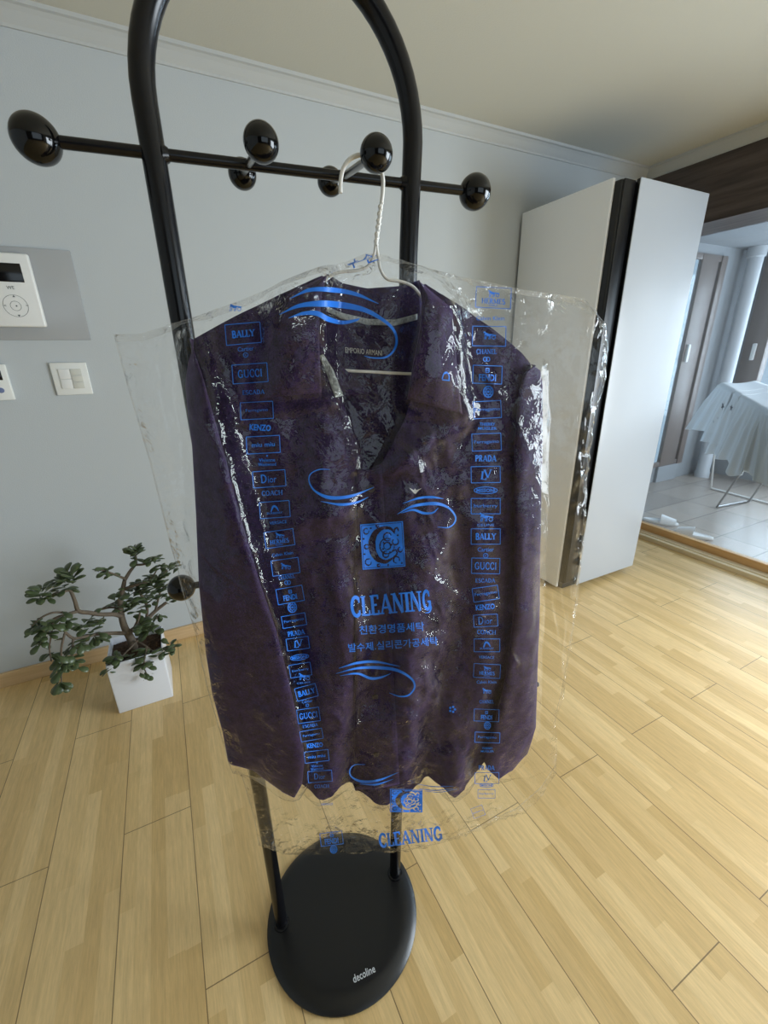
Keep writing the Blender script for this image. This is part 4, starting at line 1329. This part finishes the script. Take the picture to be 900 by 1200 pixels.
LEFT = [('HORSE', 275, 361, 0, 0, -12, 1.0), ('#BALLY', 285, 391, 41, 24, -5, 1), ('Cartier', 288, 411, 0, 0, -5, .9), ('#GUCCI', 293, 437.5, 41, 22, -4, 1), ('ESCADA', 297, 459.5, 0, 0, -3, 1),
        ('#Ferragamo', 301, 481, 38, 20, -3, .9), ('KENZO', 305, 501, 0, 0, 3, 1), ('#miu miu', 308.5, 521, 39, 20, -3, 1), ('Vivienne', 313, 541, 0, 0, -2, 1), ('#Dior', 315.5, 561, 38, 19, -4, 1),
        ('COACH', 319, 577.5, 0, 0, -3, 1), ('#CREST', 322, 597, 35, 19, -4, .9), ('VERSACE', 326, 612, 0, 0, -6, 1), ('#HERMES', 327.5, 631, 34, 19, -8, .8), ('Calvin Klein', 331, 649, 0, 0, -8, .75),
        ('#HORSE', 334.5, 664, 32, 18, -8, .8), ('CHANEL', 336, 676, 0, 0, -9, .8), ('CC', 337, 682.5, 0, 0, 0, .9), ('#FENDI', 340, 697, 31, 18, -10, .8), ('MEDAL', 342.5, 711.5, 0, 0, 0, .9),
        ('#Ferragamo', 344.5, 727, 28, 14, -10, .8), ('PRADA', 347, 741.5, 0, 0, -10, .8), ('#LV', 349, 754, 26, 14, -8, .8), ('MISSONI', 351, 770, 0, 0, -8, .8), ('#burberry', 352, 785, 25, 15, -9, .7),
        ('CELINE', 356, 795, 0, 0, -6, .8), ('#BALLY', 359, 811, 25, 15, -15, .75), ('Cartier', 360, 823, 0, 0, -10, .6), ('#GUCCI', 361.5, 838, 26, 16, -8, .75), ('ESCADA', 363.5, 850, 0, 0, -8, .7),
        ('#Ferragamo', 365, 861, 26, 12, -10, .7), ('KENZO', 369, 873, 0, 0, -6, .75), ('#miu miu', 371, 886, 28, 13, -7, .75), ('Vivienne', 371.5, 898.5, 0, 0, -6, .7), ('#Dior', 375, 909.5, 28, 13, -4, .7),
        ('COACH', 377, 921, 0, 0, -3, .7), ('VERSACE', 383, 942, 0, 0, -3, .7), ('#FENDI', 388.5, 982.5, 26, 15, -7, .8), ('MEDAL', 391, 995, 0, 0, 0, .7)]
RIGHT = [('#HERMES', 578, 349, 41, 24, 3, 1), ('Calvin Klein', 574.5, 373, 0, 0, 0, 1), ('#HORSE', 573, 394, 39, 23, 1, 1), ('CHANEL', 570, 412, 0, 0, 0, 1), ('CC', 570, 421, 0, 0, 0, 1), ('#FENDI', 571, 439, 34, 21, 2, 1),
         ('MEDAL', 572, 459, 0, 0, 0, 1), ('#Ferragamo', 571, 480, 32, 20, -3, 1), ('THIERRY', 571, 499, 0, 0, 0, 1), ('#Ferragamo', 570, 518, 34, 20, -2, 1), ('PRADA', 569, 537, 0, 0, 0, 1), ('#LV', 569, 556, 34, 19, -1, 1),
         ('MISSONI', 569, 574.5, 0, 0, 0, 1), ('#burberry', 569, 593, 34, 18, 0, 1), ('CELINE', 569, 609, 0, 0, 0, 1), ('#BALLY', 569, 628.5, 34, 18, 0, .9), ('Cartier', 569, 646, 0, 0, 0, .9), ('#GUCCI', 569, 663, 33, 18, 1, .9),
         ('ESCADA', 568.5, 680, 0, 0, 0, .9), ('#Ferragamo', 569, 695.5, 30, 16, -8, .9), ('KENZO', 568.5, 711, 0, 0, -5, .9), ('#Dior', 569, 727, 28, 14, -3, .9), ('COACH', 570, 740.5, 0, 0, 2, .9), ('#CREST', 570.5, 756, 30, 15, 0, .8),
         ('VERSACE', 570, 770, 0, 0, 2, .9), ('#HERMES', 570.5, 786, 31, 16, 3, .65), ('Calvin Klein', 570, 799, 0, 0, 0, .7), ('HORSE', 570, 810, 0, 0, 0, .7), ('CHANEL', 570, 822, 0, 0, 0, .7), ('#FENDI', 570, 838, 29, 14, 2, .65),
         ('MEDAL', 571, 850, 0, 0, 0, .65), ('#Ferragamo', 571, 864, 29, 12, 2, .75), ('THIERRY', 571, 878, 0, 0, 0, .7), ('PRADA', 570, 899.5, 0, 0, 0, .75), ('#LV', 570.5, 911.5, 28, 13, 0, .7), ('MISSONI', 570, 920, 0, 0, 0, .6),
         ('#burberry', 570, 930, 20, 10, 0, .6), ('#burberry', 560, 951, 14, 12, -20, .45)]
p = Print()
for kind, x, y, w, h, a, k in LEFT: brand(p, kind, (x, y), w, h, a, k)
p.done('printed_brand_column')
p = Print()
for kind, x, y, w, h, a, k in RIGHT: brand(p, kind, (x, y), w, h, a, k)
p.done('printed_brand_column')

# ------------------------------------------------------------------ jade plant
PX0, PX1, PY0, PY1 = -0.356, -0.166, 1.60, 1.79
zt = at(125, 781, 1, PY0)[2]
jp = empty('jade_plant', ((PX0 + PX1) / 2, 1.7, 0), 'jade plant with drooping branches in a white square pot by the wall', 'potted plant')
bm = bmesh.new()
t_ = 0.010
box(bm, (PX0, PY0, 0.0), (PX1, PY1, zt), 0.004, 3)
# hollow it: sink an inner face
top = max(bm.faces, key=lambda f: f.calc_center_median().z + (f.calc_area() if abs(f.normal.z) > .9 else -9))
r = bmesh.ops.inset_region(bm, faces=[top], thickness=0.008, depth=0)
bmesh.ops.translate(bm, verts=list(top.verts), vec=(0, 0, -0.05))
build('pot', bm, M_pot, jp)
bm = bmesh.new()
bmesh.ops.create_grid(bm, x_segments=40, y_segments=40, size=0.5)
for v in bm.verts:
    x, y = v.co.x, v.co.y
    v.co = Vector(((PX0 + PX1) / 2 + x * (PX1 - PX0 - 0.02), (PY0 + PY1) / 2 + y * (PY1 - PY0 - 0.02), zt - 0.028 + 0.006 * random.Random(int(x * 999) * 7919 + int(y * 999)).random() + 0.012 * (0.25 - x * x - y * y)))
build('soil', bm, M_soil, jp)
rnd = random.Random(5)


def pp(x, y, d):
    """plant point: pixel and depth along the wall normal"""
    return at(x, y, 1, d)


YC = 1.70
branches = [  # (pixel, depth) chains with radii
    ([(157, 760, YC), (153, 748, YC), (146, 735, YC), (142, 720, YC + .01), (141, 705, YC + .01), (144, 690, YC + .02), (146, 680, YC + .02)], [.016, .015, .0125, .011, .010, .0085, .007]),
    ([(146, 680, YC + .02), (152, 670, YC + .03), (158, 662, YC + .03), (159, 655, YC + .03), (158, 645, YC + .03)], [.007, .006, .0055, .005, .003]),
    ([(158, 662, YC + .03), (170, 661, YC + .02), (181, 656, YC + .01)], [.005, .004, .0025]),
    ([(146, 678, YC + .02), (136, 674, YC), (126, 670, YC - .02), (118, 668, YC - .03)], [.005, .004, .003, .002]),
    ([(142, 722, YC), (133, 720, YC - .02), (118, 720, YC - .04), (104, 718, YC - .06), (92, 716, YC - .08), (88, 705, YC - .08), (84, 695, YC - .08), (80, 690, YC - .08)], [.009, .008, .0078, .0075, .007, .006, .0055, .004]),
    ([(80, 692, YC - .08), (68, 695, YC - .10), (56, 698, YC - .1), (45, 697, YC - .1)], [.004, .0035, .003, .002]),
    ([(92, 716, YC - .08), (78, 720, YC - .1), (66, 724, YC - .11), (58, 730, YC - .12), (52, 745, YC - .12), (48, 756, YC - .12)], [.006, .005, .0045, .004, .003, .002]),
    ([(78, 718, YC - .1), (62, 718, YC - .12), (48, 724, YC - .12), (37, 734, YC - .12)], [.004, .0035, .003, .002]),
    ([(148, 742, YC), (134, 742, YC - .04), (115, 743, YC - .07), (100, 746, YC - .09), (86, 748, YC - .11), (76, 740, YC - .12), (70, 730, YC - .13)], [.008, .007, .006, .0055, .005, .004, .003]),
    ([(86, 748, YC - .11), (85, 760, YC - .12), (84, 775, YC - .13), (80, 785, YC - .13)], [.0045, .004, .003, .002]),
    ([(76, 742, YC - .12), (72, 760, YC - .14), (72, 780, YC - .14), (72, 800, YC - .14)], [.004, .0035, .003, .002]),
    ([(62, 730, YC - .12), (60, 745, YC - .13), (58, 760, YC - .13), (60, 775, YC - .13)], [.0035, .003, .0025, .002]),
    ([(142, 712, YC + .01), (128, 712, YC + .03), (118, 714, YC + .05), (140, 703, YC + .04)], [.004, .004, .003, .002]),
    ([(150, 742, YC), (160, 735, YC + .03), (172, 726, YC + .06), (182, 716, YC + .08), (195, 706, YC + .08)], [.010, .009, .0085, .0075, .006]),
    ([(172, 724, YC + .06), (172, 710, YC + .05), (166, 698, YC + .03), (162, 690, YC + .02)], [.006, .0055, .005, .003]),
    ([(182, 716, YC + .08), (186, 700, YC + .06), (190, 690, YC + .05), (200, 682, YC + .04)], [.005, .004, .0035, .002]),
    ([(146, 690, YC + .02), (158, 686, YC - .01), (172, 682, YC - .02), (186, 676, YC - .03), (196, 668, YC - .03)], [.006, .005, .0045, .004, .0025]),
    ([(172, 682, YC - .02), (180, 674, YC - .01), (184, 668, YC), (192, 664, YC)], [.004, .003, .0025, .002]),
    ([(162, 752, YC - .02), (172, 758, YC - .05), (180, 763, YC - .07), (195, 760, YC - .09), (205, 757, YC - .1)], [.004, .0035, .003, .0025, .002]),
    ([(162, 750, YC - .02), (152, 760, YC - .05), (142, 770, YC - .07)], [.0035, .003, .002]),
    ([(172, 758, YC - .06), (170, 770, YC - .1), (168, 780, YC - .11), (172, 790, YC - .11)], [.003, .003, .0025, .002]),
    ([(158, 735, YC), (162, 726, YC - .02), (164, 718, YC - .03)], [.006, .005, .003]),
]
bm = bmesh.new()
for ch, r in branches:
    P = [pp(*c) for c in ch]
    Q = catmull(P, 4); rr = np.interp(np.linspace(0, 1, len(Q)), np.linspace(0, 1, len(r)), r)
    tube(bm, [tuple(q) for q in Q], list(rr * 1.0), 9)
trunk = build('trunk', bm, M_bark, jp)


def leaf_mesh(bm, base, d, up, ln, wd):
    """thick oval jade leaf"""
    d = d.normalized(); s = d.cross(up)
    s = s.normalized() if s.length > 1e-4 else d.orthogonal().normalized()
    n = s.cross(d).normalized()
    sec = [(0.0, .12), (.12, .22), (.32, .62), (.55, .98), (.75, 1.0), (.9, .72), (1.0, .25)]
    rings = []
    for t, k in sec:
        c = base + d * (ln * t) + n * (ln * 0.16 * math.sin(t * 2.2))
        w = wd * k / 2; h = max(0.0012, wd * 0.13 * k)
        rings.append([bm.verts.new(c + s * (w * math.cos(a)) + n * (h * math.sin(a))) for a in np.linspace(0, 2 * math.pi, 9)[:-1]])
    for i in range(len(rings) - 1):
        for k in range(8):
            bm.faces.new((rings[i][k], rings[i][(k + 1) % 8], rings[i + 1][(k + 1) % 8], rings[i + 1][k]))
    bm.faces.new(rings[0][::-1]); bm.faces.new(rings[-1])


clusters = [  # pixel, depth, number of leaves, spread px, leaf length, mean tilt (x, z)
    (157, 648, YC + .03, 10, 5, .050, (0, .7)), (160, 656, YC + .03, 3, 3, .040, (0, -.5)), (181, 655, YC + .01, 7, 6, .040, (.2, -.1)), (188, 664, YC, 5, 5, .038, (.4, -.4)),
    (122, 669, YC - .02, 8, 6, .036, (-.4, -.2)), (132, 673, YC - .01, 3, 3, .032, (-.1, -.5)), (80, 680, YC - .08, 14, 8, .052, (0, .35)), (76, 690, YC - .08, 5, 4, .045, (-.2, -.6)),
    (48, 697, YC - .10, 9, 8, .048, (-.2, .1)), (58, 697, YC - .10, 4, 5, .042, (0, -.3)), (55, 735, YC - .12, 16, 14, .046, (-.1, -.4)), (72, 725, YC - .1, 8, 9, .044, (.1, -.4)), (44, 732, YC - .12, 8, 8, .040, (-.5, -.4)),
    (50, 752, YC - .12, 6, 5, .038, (-.1, -.8)), (64, 768, YC - .13, 9, 8, .040, (-.1, -.7)), (72, 782, YC - .14, 12, 8, .042, (0, -.6)), (72, 800, YC - .14, 5, 4, .042, (0, -.9)), (84, 778, YC - .13, 8, 7, .038, (.2, -.6)), (88, 758, YC - .12, 6, 5, .044, (.1, -.8)),
    (102, 735, YC - .07, 9, 9, .044, (.2, 0)), (112, 745, YC - .07, 5, 6, .046, (.1, -.7)), (96, 750, YC - .1, 4, 5, .042, (-.2, -.7)), (118, 730, YC - .04, 5, 7, .040, (.3, .3)),
    (165, 692, YC + .02, 16, 13, .044, (0, .1)), (178, 683, YC - .02, 14, 12, .040, (.2, .1)), (190, 685, YC + .03, 11, 10, .040, (.3, 0)), (198, 668, YC - .03, 6, 6, .040, (.4, .1)), (160, 705, YC + .02, 10, 11, .044, (-.1, -.2)),
    (148, 695, YC + .02, 6, 8, .042, (-.3, 0)), (136, 708, YC + .03, 5, 6, .050, (-.3, -.2)), (187, 720, YC + .08, 4, 4, .036, (.2, -.8)), (196, 702, YC + .08, 6, 6, .036, (.3, .1)), (165, 735, YC - .03, 9, 8, .056, (.4, .1)), (152, 714, YC, 5, 8, .05, (.2, .2)),
    (176, 740, YC - .05, 5, 6, .060, (.7, .1)), (172, 772, YC - .1, 9, 8, .044, (.1, -.3)), (170, 785, YC - .11, 8, 8, .042, (.2, -.4)), (200, 760, YC - .1, 9, 8, .038, (.5, 0)), (190, 763, YC - .09, 6, 6, .042, (.2, -.2)),
    (138, 772, YC - .08, 8, 8, .046, (-.3, -.2)), (130, 782, YC - .09, 3, 5, .044, (-.3, -.7)), (180, 700, YC + .06, 8, 9, .040, (.1, 0)), (160, 768, YC - .09, 6, 8, .044, (-.1, -.3)),
]
bm = bmesh.new()
for (x, y, d, n, sp, ln, tl) in clusters:
    for k in range(int(n * 1.75)):
        b = Vector(pp(x + rnd.gauss(0, sp * .45), y + rnd.gauss(0, sp * .4), d + rnd.gauss(0, .015)))
        a = rnd.uniform(0, 2 * math.pi)
        dr = Vector((math.cos(a) + tl[0], math.sin(a) * .9, rnd.uniform(-.35, .35) + tl[1]))
        L = ln * rnd.uniform(.8, 1.25)
        dn = dr.normalized()
        if b.y + dn.y * L > YW - 0.02: dr.y = -abs(dr.y)
        leaf_mesh(bm, b, dr, Vector((rnd.gauss(0, .3), rnd.gauss(0, .3), 1)), L * .85, L * rnd.uniform(.42, .55))
build('foliage', bm, M_leaf, jp)

# ------------------------------------------------------------------ veranda things
bm = bmesh.new()
lathe(bm, (5.19, 2.50, VF), [(0.07, 0), (0.07, 0.06), (0.062, 0.07), (0.062, 2.12), (0.075, 2.13), (0.075, VZ - VF)], 32)
tag(build('drain_pipe', bm, M_pipe, None, (0, 0, 0)), 'round white drain pipe in the veranda corner', 'pipe')
# drying rack with a sloping wing; its corners are found from sight lines at their own distances
K1, K2 = at(846, 451, 0, 3.9), at(912, 491, 0, 3.25)          # left rail, far and near end
K3, K4 = at(884, 449, 0, 4.25), at(960, 474, 0, 3.6)          # right rail
dk = empty('drying_rack', (float(K2[0]) + .4, float(K2[1]) + .2, VF), 'folding wire laundry drying rack standing on the veranda tiles', 'drying rack')
for a_, b_ in ((K1, K2), (K3, K4)):
    build('side_rail', tb([tuple(a_), tuple(b_)], 0.007, 10), M_steel, dk)
for k in range(9):
    t = k / 8
    build('cross_wire', tb([tuple(K1 + (K2 - K1) * t), tuple(K3 + (K4 - K3) * t)], 0.0035, 8), M_wire, dk)
F1, F2, F3 = at(833, 572, 2, VF + .012), at(905, 591, 2, VF + .012), at(840, 594, 2, VF + .012)
F4 = at(878, 587, 2, VF + .012)
build('leg', tb([tuple(K1 - Z1 * .008), tuple(F1)], 0.008, 10), M_wire, dk)
build('leg', tb([tuple(K2 - Z1 * .008), tuple(F3)], 0.008, 10), M_steel, dk)
build('leg', tb([tuple(K3 - Z1 * .008), tuple(F2)], 0.008, 10), M_wire, dk)
build('leg', tb([tuple(K4 - Z1 * .008), tuple(F4)], 0.008, 10), M_steel, dk)
build('foot_bar', tb([tuple(F1), tuple(F2)], 0.009, 10), M_wire, dk)
build('foot_bar', tb([tuple(F3), tuple(F4)], 0.009, 10), M_steel, dk)
kd = (K2 - K1) / np.linalg.norm(K2 - K1)
kn = np.cross(kd, Z1); kn /= np.linalg.norm(kn)
if np.dot(kn, EYE - K1) < 0: kn = -kn


def garment(t0, t1, bottom, lift, seed, label):
    """cloth over the wing: bottom = outline of the hanging hem, left to right"""
    nu, nv = 40, 60
    hem = resample(np.array([on_plane(x, y, K1 + kn * lift, kn) for x, y in bottom]), nu)
    V = np.zeros((nu, nv + 14, 3))
    for i in range(nu):
        u = i / (nu - 1); t = t0 + (t1 - t0) * u
        A_ = K1 + (K2 - K1) * t; B_ = K3 + (K4 - K3) * t
        for j in range(14):
            q = j / 13
            V[i, j] = B_ + (A_ - B_) * q + Z1 * (.011 + lift * .4 - .012 * math.sin(math.pi * q))
        for j in range(nv):
            q = (j + 1) / nv
            a = A_ + kn * (.010 + lift) + Z1 * .004
            V[i, 14 + j] = a + (hem[i] - a) * q + kn * (0.014 * math.sin(u * 15 + seed + q) + .008 * math.sin(u * 31 + seed * 2)) * min(1, q * 3)
    ob = raw('white_shirt', V.reshape(-1, 3), grid_faces(nu, nv + 14), M_cloth, None)
    sm = ob.modifiers.new('thickness', 'SOLIDIFY'); sm.thickness = 0.003; sm.offset = 1
    return tag(ob, label, 'laundry', 'white laundry on the drying rack'), V


g1, V1 = garment(0.0, 0.30, [(806, 503), (818, 504), (828, 506), (838, 509)], 0.012, 1.0, 'white garment with grey star print at the far end of the drying rack')
garment(0.12, 0.42, [(819, 517), (826, 517), (834, 520), (846, 522)], 0.006, 2.3, 'white garment showing its hem just below the star printed one')
garment(0.26, 0.62, [(824, 532), (836, 532), (840, 538), (853, 539)], 0.0, 3.1, 'white garment hanging longer in the middle of the drying rack')
garment(0.56, 0.84, [(838, 538), (852, 539), (856, 558), (874, 556)], 0.006, 4.6, 'longest white garment, hanging lowest on the drying rack')
garment(0.78, 1.0, [(866, 548), (878, 556), (896, 570), (915, 572)], 0.012, 5.5, 'white garment cut by the right edge of the picture')
for ci, (sx_, sy_, rad) in enumerate([(847, 476, .034), (857, 478, .030), (836, 494, .012), (841, 490, .010)]):
    c = on_plane(sx_, sy_, K1 + kn * .075, kn); V, F = [], []
    for k in range(10):
        r = rad if k % 2 == 0 else rad * .38
        a = k * math.pi / 5 + .4 * ci
        V.append(c + kd * r * math.cos(a) + Z1 * r * math.sin(a))
    V.append(c)
    F = [(k, (k + 1) % 10, 10) for k in range(10)]
    raw('star_print', V, F, M_grey, g1, False)


def slipper(c, ang, label):
    """open toed slide: oval sole and an arched band"""
    ca, sa = math.cos(ang), math.sin(ang)
    e = empty('slipper', (c[0], c[1], VF), label, 'slipper', None)
    T = lambda x, y, z: Vector((c[0] + x * ca - y * sa, c[1] + x * sa + y * ca, VF + z))
    n = 40; prof = []
    for k in range(n):
        a = 2 * math.pi * k / n
        x = 0.125 * math.cos(a); y = (0.046 + 0.006 * math.cos(a)) * math.sin(a)
        prof.append((x, y))
    bm = bmesh.new(); rings = []
    for s, z in ((.93, 0), (1, .006), (1, .018), (.94, .024), (.86, .020)):
        rings.append([bm.verts.new(T(x * s, y * s, z)) for x, y in prof])
    for i in range(len(rings) - 1):
        for k in range(n): bm.faces.new((rings[i][k], rings[i][(k + 1) % n], rings[i + 1][(k + 1) % n], rings[i + 1][k]))
    bm.faces.new(rings[0][::-1]); bm.faces.new(rings[-1])
    build('sole', bm, M_slip, e)
    bm = bmesh.new(); R = []
    for t in np.linspace(0, 1, 9):
        x = 0.0 + 0.105 * t; w = 0.051 - 0.014 * t; h = 0.062 - 0.026 * t
        o = [bm.verts.new(T(x, w * math.cos(a), .012 + h * math.sin(a))) for a in np.linspace(0, math.pi, 13)]
        i = [bm.verts.new(T(x, (w - .005) * math.cos(a), .012 + (h - .005) * math.sin(a))) for a in np.linspace(0, math.pi, 13)]
        R.append((o, i))
    for (o, i), (o2, i2) in zip(R[:-1], R[1:]):
        for k in range(12):
            bm.faces.new((o[k], o[k + 1], o2[k + 1], o2[k])); bm.faces.new((i[k + 1], i[k], i2[k], i2[k + 1]))
    for o, i in (R[0], R[-1]):
        for k in range(12): bm.faces.new((o[k], i[k], i[k + 1], o[k + 1]))
    build('foot_band', bm, M_slip, e)
    return e


c1 = at(774, 610, 2, VF + .02); c2 = at(813, 624, 2, VF + .03)
slipper(c1, math.radians(-62), 'white slipper lying nearest the refrigerator on the veranda tiles')
slipper(c2, math.radians(112), 'white slipper whose open band faces the room, right of its mate')
